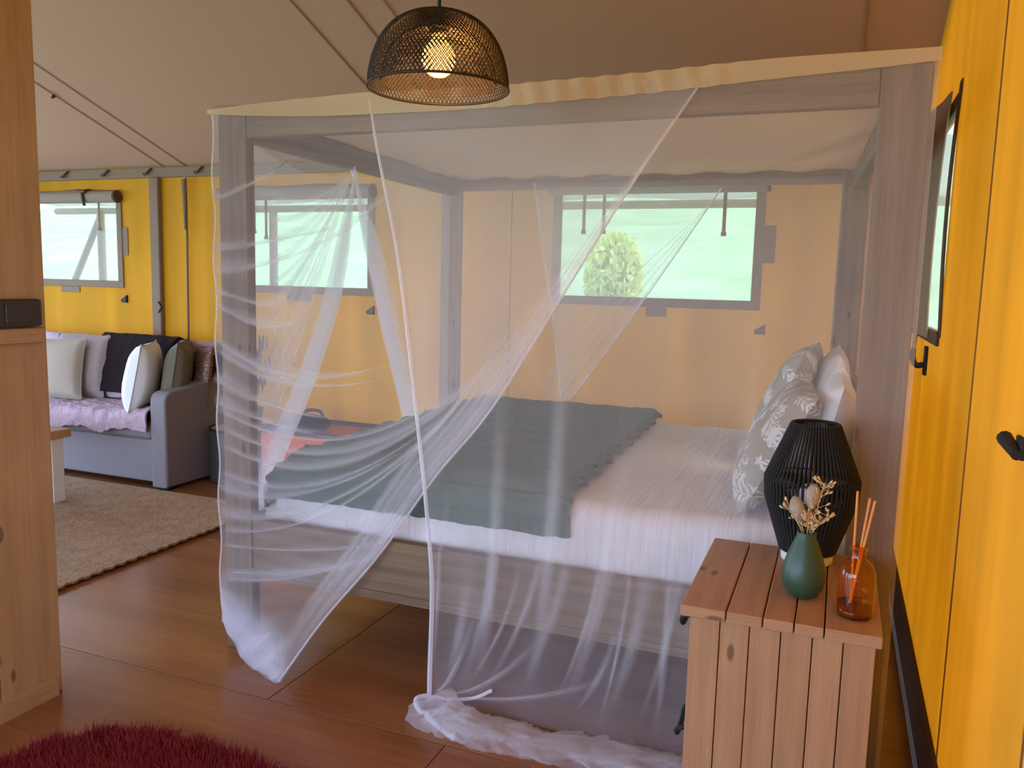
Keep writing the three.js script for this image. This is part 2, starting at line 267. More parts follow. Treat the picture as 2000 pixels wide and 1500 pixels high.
// windows
function backWindow(i, [x0, x1, y0, y1], straps, tabs) {
  const w = struct('window_' + i, [(x0 + x1) / 2, y0, ZB]);
  part(w, 'pane', slab((u, v) => [lerp(x0 - 0.02, x1 + 0.02, u), lerp(y0 - 0.02, y1 + 0.02, v), ZB + 0.003 + 0.008 * fbm(u * 0.999, v * 0.999, 3, 2, 5 + i, 2)], 16, 10, 0.0012), M.pane);
  const f = 0.052, z0 = ZB + 0.001, z1 = ZB + 0.014;
  part(w, 'frame', box(x0 - f, x1 + f, y0 - f, y0, z0, z1, 'x'), M.greyTrim);
  part(w, 'frame', box(x0 - f, x1 + f, y1, y1 + 0.04, z0, z1, 'x'), M.greyTrim);
  part(w, 'frame', box(x0 - f, x0, y0, y1, z0, z1, 'y'), M.greyTrim);
  part(w, 'frame', box(x1, x1 + f, y0, y1, z0, z1, 'y'), M.greyTrim);
  // rolled blind above
  const rx0 = x0 - 0.06, rx1 = x1 + 0.06;
  part(w, 'rolled_blind', merge([new THREE.CylinderGeometry(0.045, 0.045, rx1 - rx0, 18, 12).rotateZ(Math.PI / 2).translate((rx0 + rx1) / 2, y1 + 0.01, ZB + 0.06), slab((u, v) => [lerp(rx0, rx1, u), y1 + 0.05 + 0.02 * v + 0.005 * Math.sin(u * 12), lerp(ZB + 0.085, ZB + 0.012, v)], 20, 2, 0.004)]), M.blind);
  part(w, 'blind_end', new THREE.CylinderGeometry(0.04, 0.046, 0.02, 16).rotateZ(Math.PI / 2).translate(rx1 + 0.006, y1 + 0.01, ZB + 0.06), M.darkBrown);
  for (const [x, l] of straps) part(w, 'strap', merge([box(x - 0.01, x + 0.01, y1 - 0.02 - l, y1 - 0.02, ZB + 0.018, ZB + 0.022, 'y', 0.001), box(x - 0.015, x + 0.015, y1 - 0.04 - l, y1 - 0.015 - l, ZB + 0.016, ZB + 0.026, 'y', 0.003)]), M.greyTrim);
  for (const [a, b, c, d] of tabs) part(w, 'tab', box(a, b, c, d, ZB + 0.001, ZB + 0.008, 'x', 0.002), M.greyTrim);
  return w;
}
const w1 = backWindow(1, W[0], [[-5.33, 0.2]], [[-5.78, -5.58, 1.235, 1.283], [-5.115, -5.06, 1.53, 1.74]]);
part(w1, 'blind_strap', merge([tube([[-5.4, 2.02, ZB + 0.03], [-5.4, 2.0, ZB + 0.1], [-5.39, 1.95, ZB + 0.112], [-5.4, 1.9, ZB + 0.09]], 0.012, 14), rod([-5.45, 2.01, ZB + 0.1], [-5.36, 2.0, ZB + 0.11], 0.012)]), M.darkBrown);
backWindow(2, W[1], [[-3.86, 0.22], [-3.76, 0.26]], [[-3.6, -3.4, 1.235, 1.283]]);
backWindow(3, W[2], [[-1.447, 0.22], [-1.326, 0.22], [-0.632, 0.23]], [[-1.055, -0.934, 1.222, 1.276], [-0.412, -0.352, 1.54, 1.745]]);
{ // window in the yellow gable wall, its canvas flap hanging loose
  const w = struct('window_4', [XR, RW[2], -3.6]), [a, b, c, d] = RW;
  part(w, 'pane', box(XR + 0.002, XR + 0.004, c - 0.01, d + 0.01, -b - 0.01, -a + 0.01, 'y', 0.0005), M.pane);
  part(w, 'frame', slab((u, v) => [XR - 0.004 - 0.012 * Math.sin(v * 3.1), lerp(c - 0.02, d + 0.09, v), -a + lerp(-0.005, 0.055, u)], 2, 12, 0.006), M.darkBrown);
  part(w, 'frame', box(XR - 0.012, XR, c - 0.05, c, -b - 0.05, -a + 0.03, 'z'), M.darkBrown);
  part(w, 'frame', box(XR - 0.012, XR, d, d + 0.05, -b - 0.05, -a + 0.03, 'z'), M.darkBrown);
  part(w, 'frame', box(XR - 0.012, XR, c, d, -b - 0.05, -b, 'y'), M.darkBrown);
  part(w, 'canvas_flap', slab((u, v) => { const s = Math.sin(v * Math.PI); return [XR - 0.018 - 0.075 * Math.pow(u, 0.6) * (0.55 + 0.45 * s) - 0.008 * Math.sin(u * 9 + v * 3), lerp(1.24 + 0.05 * u, 2.07 + 0.03 * u, v), lerp(-3.3 + 0.14 * v * v, -4.1, u)]; }, 14, 20, 0.005), M.flap);
  part(w, 'blind_knob', new THREE.SphereGeometry(0.016, 12, 8).translate(XR - 0.09, 2.085, -3.4), M.black);
}
{ const t = thing('canvas_toggle', 'black strap hook below the gable window, on the yellow right wall', 'hook', [XR, 1.13, -3.43]);
  part(t, 'plate', box(XR - 0.012, XR, 1.09, 1.2, -3.46, -3.41, 'y', 0.004), M.black);
  part(t, 'hook', tube([[XR - 0.008, 1.13, -3.43], [XR - 0.035, 1.125, -3.45], [XR - 0.045, 1.15, -3.5], [XR - 0.04, 1.175, -3.56]], 0.011, 14), M.black);
  part(t, 'strap', tube([[XR - 0.04, 1.175, -3.56], [XR - 0.035, 1.2, -3.6], [XR - 0.03, 1.25, -3.64]], 0.008, 8), M.flap, 'brown strap');
}
{ const t = thing('canvas_toggle', 'black toggle on the yellow right wall nearest the camera, cut by the photo edge', 'toggle', [XR, 1.13, -1.72]);
  part(t, 'wing', rod([XR - 0.02, 1.137, -1.722], [XR - 0.012, 1.12, -1.64], 0.014, 0.01, 10), M.black);
  part(t, 'plate', box(XR - 0.008, XR, 1.11, 1.15, -1.69, -1.64, 'y', 0.003), M.black);
}

// ---------------------------------------------------------------- outside
{ const g = struct('ground', [0, -0.45, 0]);
  part(g, 'meadow', sheet((u, v) => { const x = lerp(-70, 60, u), z = lerp(14, -70, v), d = Math.max(0, -z - 9); return [x, -0.45 + 0.16 * d + 0.35 * (fbm(u * 0.999, v * 0.999, 20, 20, 91, 4) - 0.5) * smooth(6, 16, -z), z]; }, 90, 70, 130, 84), M.meadow);
  const aw = thing('awning', 'pale fly sheet awning over the back windows outside, with an edge pole', 'awning', [-3, 1.9, -5.5]);
  part(aw, 'fly_sheet', slab((u, v) => [lerp(XL - 0.2, 1.2, u), lerp(2.22, 1.99, v) - 0.05 * Math.sin(v * Math.PI) + 0.012 * Math.sin(u * 40), lerp(ZB - 0.06, -5.6, v)], 40, 6, 0.004), M.fly);
  part(aw, 'edge_pole', rod([XL - 0.2, 1.945, -5.56], [1.2, 1.945, -5.56], 0.028, 0.028, 12), M.roof);
  for (const [x, s] of [[-6.25, 1], [-4.35, 0], [0.3, 0]]) { part(aw, 'post', rod([x, -0.4, -5.56], [x, 1.94, -5.56], 0.035, 0.035, 10), M.roof); if (s) part(aw, 'brace', rod([x - 0.6, 0.9, -5.56], [x, 1.9, -5.56], 0.03, 0.03, 10), M.roof); }
  const d = struct('deck', [-8.4, -0.1, -1.5]); part(d, 'boards', box(-10.2, XL - 0.11, -0.1, -0.01, -5, 2.2, 'z'), M.deck);
  const R = rng(5), b = thing('garden_shrub', 'round yellow-green shrub on the meadow seen through the right back window', 'shrub', [-3.6, 0.3, -14.5]);
  const core = new THREE.IcosahedronGeometry(1, 3), leaf = new THREE.CircleGeometry(0.09, 5); const pos = core.attributes.position;
  part(b, 'stem', rod([-3.6, 0, -14.5], [-3.6, 1.2, -14.5], 0.06, 0.03), M.darkBrown);
  const im = new THREE.InstancedMesh(leaf, M.foliage, 2600), m4 = new THREE.Matrix4(), e = new THREE.Euler(), q = new THREE.Quaternion(), v = new THREE.Vector3(), s = new THREE.Vector3();
  for (let k = 0; k < 2600; k++) { const th = R() * 6.283, ph = Math.acos(R() * 2 - 1), rr = 0.6 + 0.4 * R(), lump = 1 + 0.18 * Math.sin(3 * th + 1) * Math.sin(2 * ph); v.set(Math.sin(ph) * Math.cos(th) * 0.95 * rr * lump, 1.35 + Math.cos(ph) * 1.05 * rr * lump, Math.sin(ph) * Math.sin(th) * 0.95 * rr * lump); e.set(R() * 6, R() * 6, R() * 6); s.setScalar(0.7 + 0.7 * R()); im.setMatrixAt(k, m4.compose(v, q.setFromEuler(e), s)); }
  im.name = 'foliage'; im.userData.kind = 'stuff'; im.scale.set(0.56, 0.75, 0.56); im.position.set(-0.25, 0.22, 0); b.add(im);
}

// ---------------------------------------------------------------- left wooden partition with switch
{ const p = thing('timber_partition', 'upright knotty timber partition end at the left edge, standing on the floor', 'partition', [-2.4, 0, -1.5]);
  part(p, 'board', box(-2.45, -2.343, 0, 2.85, -1.86, -1.648, 'y', 0.003), M.postWood);
  part(p, 'board', box(-2.45, -2.343, 0, 2.85, -1.646, -1.3, 'y', 0.003), M.postWood);
  part(p, 'kick_strip', slab((u, v) => [-2.343 + 0.022, lerp(0, lerp(0.07, 0.052, u), v), lerp(-1.3, -1.83, u)], 2, 1, 0.022), M.postWood);
  part(p, 'ledge', box(-2.344, -2.318, 1.176, 1.222, -1.838, -1.3, 'z', 0.004), M.postWood);
  const s = thing('switch_box', 'dark grey switch box on the timber partition, just above its ledge', 'switch', [-2.33, 1.225, -1.75]);
  part(s, 'housing', box(-2.342, -2.31, 1.226, 1.312, -1.826, -1.66, 'z', 0.01), M.switch);
  part(s, 'rocker', box(-2.311, -2.304, 1.24, 1.298, -1.785, -1.7, 'z', 0.004), M.switch);
}

// ---------------------------------------------------------------- bed
const X0 = -2.073, X1 = 0.178, Z0 = -2.351, H = 1.974;
{ const b = thing('four_poster_bed', 'grey-washed timber four-poster bed frame draped in white netting', 'bed', [-0.95, 0, -3.4]), G = M.greyWood;
  for (const [x0, x1, z0, z1, h] of [[X0, X0 + 0.12, Z0 - 0.045, Z0, H], [X1 - 0.12, X1, Z0 - 0.045, Z0, H], [-2.2, -2.08, -4.39, -4.343, 2.0], [-0.03, 0.092, -4.39, -4.343, 2.0]]) part(b, 'post', box(x0, x1, 0, h, z0, z1, 'y'), G);
  part(b, 'top_beam', box(X0 + 0.121, X1 - 0.121, H - 0.1, H - 0.003, Z0 - 0.043, Z0 - 0.002, 'x'), G);
  part(b, 'top_beam', box(-2.079, -0.031, 1.918, 2.0, -4.388, -4.345, 'x'), G);
  part(b, 'top_beam', beam([-2.01, H - 0.05, Z0 - 0.047], [-2.13, H - 0.036, -4.341], 0.045, 0.1), G);
  part(b, 'top_beam', beam([0.13, H - 0.05, Z0 - 0.047], [0.04, H - 0.036, -4.341], 0.045, 0.1), G);
  const rail = part(b, 'side_rail', box(X0 + 0.121, X1 - 0.121, 0.3, 0.511, Z0 - 0.042, Z0 - 0.004, 'x'), G);
  part(rail, 'batten', box(X0 + 0.123, X1 - 0.123, 0.298, 0.328, Z0 - 0.0038, Z0 + 0.004, 'x', 0.002), G);
  part(b, 'side_rail', box(-2.079, -0.031, 0.3, 0.511, -4.388, -4.35, 'x'), G);
  part(b, 'end_rail', beam([-2.01, 0.405, Z0 - 0.047], [-2.13, 0.405, -4.341], 0.04, 0.21), G);
  part(b, 'headboard', beam([0.145, 0.72, Z0 - 0.047], [0.055, 0.72, -4.341], 0.035, 0.62), G);
  part(b, 'leg', box(-1.7, -1.62, 0, 0.4, -3.4, -3.32, 'y'), G);
  part(b, 'leg', box(-0.4, -0.32, 0, 0.4, -3.4, -3.32, 'y'), G);
  part(b, 'slat_base', box(-2.0, 0.04, 0.41, 0.438, -4.3, Z0 - 0.06, 'x'), G);
  const mt = thing('mattress', 'thick mattress on the bed frame under the white sheet', 'mattress', [-0.95, 0.44, -3.3]);
  part(mt, 'core', new RoundedBoxGeometry(2.0, 0.235, 1.7, 4, 0.05).translate(-0.955, 0.558, -3.3), M.ivory);
}
// white sheet over the mattress: fold profile over the near, far and foot edge
function drape(s, e0, e1, r) {        // coordinate s along a cloth folded down past e0 (below) and e1 (above): [position, drop]
  const arc = r * Math.PI / 2;
  const over = (d) => d <= 0 ? [d, 0] : d < arc ? [r * Math.sin(d / r), r * (1 - Math.cos(d / r))] : [r, r + d - arc];
  if (s < e0 + r) { const [p, q] = over(e0 + r - s); return [e0 + r - p, q]; }
  if (s > e1 - r) { const [p, q] = over(s - e1 + r); return [e1 - r + p, q]; }
  return [s, 0];
}
{ const t = thing('bed_sheet', 'white crinkled bed sheet drawn over the mattress', 'bed sheet', [-0.95, 0.5, -3.3]);
  part(t, 'cloth', slab((u, v) => {
    const s = lerp(-2.16, 0.08, u), w = lerp(-4.37, -2.18, v);
    const [x, dx] = drape(s, -1.945, 9, 0.06), [z, dz] = drape(w, -4.175, -2.43, 0.07);
    const drop = Math.max(dx, dz) + 0.25 * Math.min(dx, dz), wr = 0.006 * (fbm(u * 0.999, v * 0.999, 26, 5, 61, 3) - 0.5) * 2 + 0.008 * (fbm(u * 0.999, v * 0.999, 7, 7, 63, 3) - 0.5) * 2;
    return [x, 0.7 - Math.min(drop, 0.21) + wr * (1 - smooth(0, 0.08, drop)), z + (dz > 0.05 ? wr * 1.6 : 0)];
  }, 160, 120, 0.006, 2.2, 2.2), M.white);
}
{ const t = thing('quilt', 'dark green channel-quilted throw laid across the foot of the bed', 'quilt', [-1.4, 0.6, -3.3]);
  part(t, 'cover', slab((u, v) => {
    const w = lerp(-4.25, -2.314, v), s = lerp(-2.02, lerp(-0.83, -0.75, v), u);
    const [x, dx] = drape(s, -1.915, 9, 0.08), [z, dz] = drape(w, -9, -2.41, 0.08);
    const drop = Math.max(dx, dz) + 0.3 * Math.min(dx, dz), ch = Math.abs(Math.sin((w + 4.25) / 0.2 * Math.PI)), puff = 0.05 * Math.pow(ch, 0.6) * (0.7 + 0.3 * fbm(u * 0.999, v * 0.999, 14, 40, 66, 2)), edge = Math.min(1, Math.min(1 - u, u, 1 - v, v) * 40);
    const wr = 0.006 * (fbm(u * 0.999, v * 0.999, 18, 14, 67, 3) - 0.5) + 0.012 * (fbm(u * 0.999, v * 0.999, 44, 22, 69, 2) - 0.5) * ch, p = puff * (0.35 + 0.65 * edge) * (drop > 0.08 ? 0.4 : 1);
    return [x - (dx > 0.05 ? 0.4 * p : 0), 0.722 - drop + p * smooth(0.1, 0.03, drop) + wr, z + (dz > 0.05 ? 0.25 * p + 0.5 * wr : 0)];
  }, 150, 300, -0.018, 1.4, 2.2), M.quilt);
  part(t, 'groove_shade_line', Array.from({ length: 8 }, (_, k) => tube([[-1.93, 0.735, -4.05 + k * 0.2], [-1.4, 0.735, -4.05 + k * 0.2], [lerp(-0.84, -0.77, k / 8), 0.735, -4.05 + k * 0.2]], 0.007, 30)), M.grooveShade);  // dark tubes added along the channels to paint in the groove shadows
}
// pillows
function printTex() {
  const c = document.createElement('canvas'); c.width = c.height = 512; const g = c.getContext('2d'), R = rng(19);
  g.fillStyle = '#a0967f'; g.fillRect(0, 0, 512, 512);
  g.strokeStyle = g.fillStyle = '#ddd6cb';
  const leaf = (x, y, a, l, w) => { g.save(); g.translate(x, y); g.rotate(a); g.beginPath(); g.moveTo(0, 0); g.quadraticCurveTo(l / 2, -w, l, 0); g.quadraticCurveTo(l / 2, w, 0, 0); g.fill(); g.restore(); };
  for (let k = 0; k < 22; k++) {
    let x = R() * 512, y = R() * 512, a = R() * 6.28; g.lineWidth = 4;
    for (let i = 0; i < 7; i++) { const nx = x + Math.cos(a) * 24, ny = y + Math.sin(a) * 24; g.beginPath(); g.moveTo(x, y); g.lineTo(nx, ny); g.stroke(); leaf(nx, ny, a + 0.9, 34 + R() * 14, 9); leaf(nx, ny, a - 0.9, 34 + R() * 14, 9); x = nx; y = ny; a += (R() - 0.5) * 0.7; }
    for (let i = 0; i < 6; i++) leaf(x, y, a + i * 1.047, 30, 11);
  }
  for (let k = 0; k < 14; k++) { const x = R() * 512, y = R() * 512; for (let i = 0; i < 5; i++) leaf(x, y, i * 1.256 + k, 24, 10); }
  const t = new THREE.CanvasTexture(c); t.colorSpace = THREE.SRGBColorSpace; t.wrapS = t.wrapT = THREE.RepeatWrapping; t.magFilter = THREE.LinearFilter; t.repeat.set(2.4, 2.4); return t;
}
M.floral = std({ map: printTex(), roughness: 0.9, bumpMap: clothNoise, bumpScale: 0.001 });
function pillow(name, label, cat, mat, at, turnY, lean, size, group, piping) {
  const t = thing(name, label, cat, at, group); bases.set(t, [0, 0, 0]);
  part(t, 'cover', cushion(...size), mat);
  if (piping) part(t, 'piping', pipe(size[0], size[1], piping[0]), piping[1]);
  t.rotation.set(lean, turnY, 0, 'YXZ'); return t;
}
pillow('floral_pillow', 'grey pillow with white floral print standing nearest the table lamp', 'pillow', M.floral, [-0.27, 0.712, -2.83], -Math.PI / 2 + 0.08, -0.5, [0.68, 0.43, 0.17, 26, 5, 0.05, 0.008]);
pillow('floral_pillow', 'grey pillow with white floral print, the farther of the two, by the back wall', 'pillow', M.floral, [-0.27, 0.712, -3.62], -Math.PI / 2 - 0.05, -0.38, [0.72, 0.49, 0.17, 26, 8, 0.05, 0.008]);
pillow('white_pillow', 'plain white pillow behind the nearer floral pillow at the bed head', 'pillow', M.whitePillow, [-0.055, 0.712, -2.88], -Math.PI / 2, -0.2, [0.7, 0.42, 0.15, 26, 11, 0.05, 0.01]);
pillow('white_pillow', 'plain white pillow behind the farther floral pillow, nearest the back wall', 'pillow', M.whitePillow, [-0.06, 0.712, -3.66], -Math.PI / 2, -0.16, [0.7, 0.45, 0.15, 26, 14, 0.05, 0.01]);

// ---------------------------------------------------------------- mosquito net
const net = thing('mosquito_net', 'sheer white mosquito net hung over the four-poster bed, front panels crossed', 'mosquito net', [-0.95, 0, -3.3]);
function strip(curve, width, off, n = 40, sharp = 0.5, fade = [0.05, 0.3]) {   // a gathered pleat along a curve in the sheet, densest at the share `sharp` of its width; off = unit vector across the sheet
  const P = []; for (let i = 0; i <= n; i++) P.push(curve(i / n));
  const a4 = [], O = new THREE.Vector3(...off);
  const g = sheet((u, v) => {
    const i = Math.min(n - 1, Math.floor(v * n)), t = v * n - i, a = P[i], b = P[i + 1], T = new THREE.Vector3(b[0] - a[0], b[1] - a[1], b[2] - a[2]).normalize(), S = T.cross(O).normalize(), w = width(v) * (u - 0.5), k = u < sharp ? u / sharp : (1 - u) / (1 - sharp), d = k * k * (3 - 2 * k);
    a4.push(1, 1, 1, d * smooth(0, fade[0], v) * smooth(0, fade[1], 1 - v));
    const h = 0.004 * d + 0.002;
    return [lerp(a[0], b[0], t) + S.x * w + O.x * h, lerp(a[1], b[1], t) + S.y * w + O.y * h, lerp(a[2], b[2], t) + S.z * w + O.z * h];
  }, 10, n);
  g.setAttribute('color', new THREE.Float32BufferAttribute(a4, 4)); return [g];
}
function tape(curve, width, off, n = 40) { const l = strip(curve, width, off, n); l[0].deleteAttribute('color'); return l; }
function poly(pts) { // curve through points by chord length
  const c = new THREE.CatmullRomCurve3(pts.map((p) => new THREE.Vector3(p[0], p[1], p[2] ?? 0)), false, 'centripetal'); return (t) => c.getPoint(clamp01(t)).toArray();
}
const zL = (x, y, s = 0) => -2.34 + 0.15 * s * Math.pow(clamp01((0.55 - y) / 0.55), 1.6);
const diag = poly([[-0.387, 1.968], [-0.567, 1.7], [-0.785, 1.345], [-1.011, 0.983], [-1.189, 0.765], [-1.4, 0.464], [-1.586, 0.221], [-1.713, 0.008]]);
const leftE = (t) => [-2.085 + 0.006 * Math.sin(t * 40), lerp(1.968, 0.1, t), 0];
const swag = (x, y0) => { const d = x + 2.085, k = [[0.2, -0.2], [0.4, -0.02], [0.7, 0.28], [1.1, 0.6], [1.35, 0.35], [1.6, -0.25], [2.0, -0.4]]; let a = -0.4; for (let i = 0; i + 1 < k.length; i++) if (y0 <= k[i + 1][0]) { a = lerp(k[i][1], k[i + 1][1], clamp01((y0 - k[i][0]) / (k[i + 1][0] - k[i][0]))); break; } return y0 - a * d + (a > 0 ? 0.62 : 0.2) * d * d; };
part(net, 'front_panel', sheet((u, v) => {
  const L = leftE(v), D = diag(v), x = lerp(L[0], D[0], u); let y = lerp(L[1], D[1], u) - 0.06 * Math.sin(u * Math.PI) * smooth(0.85, 1, v) * (1 - u);
  y = Math.max(y, 0.004);
  const q = y - (swag(x, clamp01(y / 2) * 2) - y), rip = 0.007 * Math.sin(q * 75 + 3 * fbm(u * 0.999, v * 0.999, 3, 5, 7, 2)) * smooth(1.75, 1.4, y) * smooth(0, 0.05, u);
  return [x, y, zL(x, y, u) + rip];
}, 90, 160), M.net);
{ const R = rng(23), list = [], diagX = (y) => { for (let i = 0; i < 200; i++) { const p = diag(i / 200); if (p[1] <= y) return p[0]; } return -1.713; };
  const ys = [1.66, 1.52, 1.43, 1.37, 1.285, 1.2, 1.13, 1.07, 0.99, 0.93, 0.845, 0.78, 0.7, 0.63, 0.555, 0.48, 0.4, 0.33, 0.27];
  ys.forEach((y0, k) => {
    const len = 0.35 + 0.95 * R(), w0 = 0.025 + 0.065 * R(); y0 += 0.05 * (R() - 0.5);
    list.push(...strip((t) => { let x = -2.085 + len * t, y = swag(x, y0); const m = diagX(y) - 0.02; if (x > m) x = m; return [x, y, zL(x, y, t) + 0.006]; }, (t) => w0 * Math.pow(1 - t, 0.8) * (0.8 + 0.4 * Math.sin(t * 7 + k)) + 0.004, [0, 0, 1], 36, 0.8));
  });
  // gathers running along the diagonal edge
  for (const [o, w, t0] of [[0.014, 0.045, 0], [0.03, 0.03, 0.05], [0.05, 0.06, 0.1], [0.075, 0.03, 0.2], [0.1, 0.05, 0.28]]) list.push(...strip((t) => { const q = lerp(t0, 0.985, t), D = diag(q), f = smooth(0, 0.45, q) * (1 - 0.45 * smooth(0.6, 1, q)); return [D[0] - o * f * 0.87, D[1] + o * f * 0.5, zL(D[0], D[1], 1) + 0.004]; }, (t) => 0.004 + w * smooth(0, 0.5, t), [0, 0, 1], 50));
  part(net, 'fold', list, M.netFold);
  // doubled bottom corner and hem tape
  const low = (u, v) => { const a = [lerp(-2.08, -1.70, u), lerp(0.33, 0.015, Math.pow(u, 0.9)) - 0.02 * Math.sin(u * 9)], b = [lerp(-2.07, -1.713, u), lerp(0.1, 0.008, u) - 0.055 * Math.sin(u * Math.PI)]; const x = lerp(a[0] + 0.16 * Math.sin(u * Math.PI), b[0], v), y = Math.max(0.005, lerp(a[1], b[1], v)); return [x, y, zL(x, y, u) + 0.006 + 0.006 * Math.sin(u * 28 + v * 4)]; };
  const soft = (k) => { const a = [], g = sheet((u, v) => { const p = low(u, lerp(0.12 * k, 1, v)); p[2] += 0.006 * k + 0.005 * Math.sin(u * (19 + 5 * k)); const d = smooth(0, 0.55, v); a.push(1, 1, 1, d); return p; }, 60, 24); g.setAttribute('color', new THREE.Float32BufferAttribute(a, 4)); return g; };
  part(net, 'fold', [soft(0), soft(1), soft(2)], M.netFold);
  part(net, 'hem', tape((t) => { const D = diag(t); return [D[0], D[1], zL(D[0], D[1], 1) + 0.002]; }, (t) => 0.007, [0, 0, 1], 60), M.hem);
  part(net, 'hem', tape((t) => { const L = leftE(t); return [L[0], L[1], -2.338]; }, () => 0.007, [0, 0, 1], 40), M.hem);
}
// right front panel, its pleats and the heap of net on the floor
const rhem = poly([[-1.436, 1.967], [-1.407, 1.815], [-1.329, 1.475], [-1.268, 1.063], [-1.216, 0.676], [-1.187, 0.382], [-1.175, 0.012]]);
const zR = (x, y) => -2.322 + 0.035 * smooth(0.5, 0, y) * smooth(-0.2, -0.5, x);
part(net, 'front_panel', sheet((u, v) => { const L = rhem(v), x = lerp(L[0], 0.187, u), y = lerp(L[1], lerp(1.967, 0.012, v), u); return [x, y, zR(x, y) + 0.005 * Math.sin(x * 26 + 2 * fbm(u * 0.999, v * 0.999, 4, 3, 9, 2) + (1 - y) * 2) * smooth(1.9, 1.2, y)]; }, 80, 100), M.net);
part(net, 'side_panel', sheet((u, v) => [0.188 - 0.09 * u, lerp(1.968, 0.01, v), lerp(-2.322, -4.34, u) + 0], 30, 20), M.net);
{ const list = [], R = rng(31);
  for (let k = 0; k < 13; k++) { const xt = -1.15 + k * 0.085 + 0.03 * R(), y0 = 0.35 + 0.55 * R(), sh = 0.05 + 0.2 * R() * smooth(0.1, -0.9, xt), w = 0.03 + 0.06 * R(); list.push(...strip((t) => { const y = lerp(y0, 0.05, t), x = Math.max(-1.16, xt - sh * t * t); return [x, y, zR(x, y) + 0.008]; }, (t) => w * (1 - 0.55 * t), [0, 0, 1], 24, 0.5, [0.7, 0.5])); }
  for (const [xt, y0, xb, w] of [[-0.55, 1.1, -0.72, 0.1], [-0.52, 0.7, -0.6, 0.03], [-0.95, 1.25, -1.0, 0.08], [-0.2, 1.5, -0.24, 0.1], [-0.75, 1.6, -0.82, 0.09], [-0.4, 0.9, -0.42, 0.05]]) list.push(...strip((t) => { const y = lerp(y0, 0.04, t), x = lerp(xt, xb, t * t); return [x, y, zR(x, y) + 0.01]; }, (t) => w * (1 - 0.4 * t), [0, 0, 1], 40, 0.5, [0.7, 0.35]));
  for (const [dx, dy] of [[0.02, 0.35], [0.05, 0.3], [0.08, 0.2]]) list.push(...strip((t) => { const x = lerp(-1.165, -1.165 + dx * 9, t), y = lerp(0.05, 0.05 + dy * 1.2, t * t); return [x, y, zR(x, y) + 0.012]; }, (t) => 0.012 + 0.03 * t, [0, 0, 1], 30, 0.3, [0.2, 0.6]));
  part(net, 'fold', list, M.netFold);
  part(net, 'hem', tape((t) => { const p = rhem(t); return [p[0], p[1], zR(p[0], p[1]) + 0.002]; }, (t) => lerp(0.008, 0.018, t), [0, 0, 1], 60), M.hem);
  const heap = (k) => sheet((u, v) => {
    const x = lerp(-1.2 + 0.06 * k, 0.1, u), a = v * Math.PI * 0.95, n = 1.25 * (fbm(u * 0.999, v * 0.999, 13 + k * 4, 5, 101 + k, 5) - 0.5) + 0.07 * Math.sin(u * (34 + 9 * k) + v * 5), r = (0.072 - 0.01 * k) * (1 + 0.75 * n) * (0.55 + 0.45 * smooth(0, 0.08, u)), zc = -2.205 + 0.02 * Math.sin(u * 7 + k) - 0.03 * smooth(0.5, 0.9, u) , tall = lerp(0.9, 0.5, smooth(0.03, 0.35, u)) * (1 + 0.5 * Math.exp(-(((u - 0.07) / 0.05) ** 2)));
    return [x + 0.04 * n, Math.max(0.003 + 0.002 * k, r * Math.sin(a) * tall), zc + r * 1.1 * Math.cos(a) * (1 + 0.5 * n)];
  }, 220, 30);
  part(net, 'heap', [heap(0), heap(1), heap(2)], M.netHeap);
  part(net, 'hem', [tube([[-1.17, 0.035, -2.28], [-1.205, 0.03, -2.25], [-1.18, 0.012, -2.22], [-1.13, 0.012, -2.2], [-1.12, 0.025, -2.17], [-1.07, 0.012, -2.15], [-1.0, 0.008, -2.12]], 0.009, 40), tube([[-1.165, 0.03, -2.285], [-1.08, 0.045, -2.27], [-1.0, 0.07, -2.27], [-0.95, 0.1, -2.28]], 0.006, 30)], M.hem);
}
// top: roof and gathered band above the front beam
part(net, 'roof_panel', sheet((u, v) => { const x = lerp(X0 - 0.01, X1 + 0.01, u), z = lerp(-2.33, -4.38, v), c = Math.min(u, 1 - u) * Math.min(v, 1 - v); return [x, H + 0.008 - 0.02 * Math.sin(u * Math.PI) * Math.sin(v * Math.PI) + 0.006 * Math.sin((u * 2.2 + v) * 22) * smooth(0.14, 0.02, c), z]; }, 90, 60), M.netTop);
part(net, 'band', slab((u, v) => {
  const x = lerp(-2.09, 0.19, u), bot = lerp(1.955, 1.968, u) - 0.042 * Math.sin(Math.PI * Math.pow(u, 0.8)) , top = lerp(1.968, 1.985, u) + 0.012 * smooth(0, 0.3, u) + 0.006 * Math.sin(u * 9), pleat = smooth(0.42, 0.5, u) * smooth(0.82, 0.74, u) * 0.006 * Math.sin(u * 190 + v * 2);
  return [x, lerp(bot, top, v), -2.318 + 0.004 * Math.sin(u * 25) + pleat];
}, 240, 6, 0.003), M.netBandWarmLit);
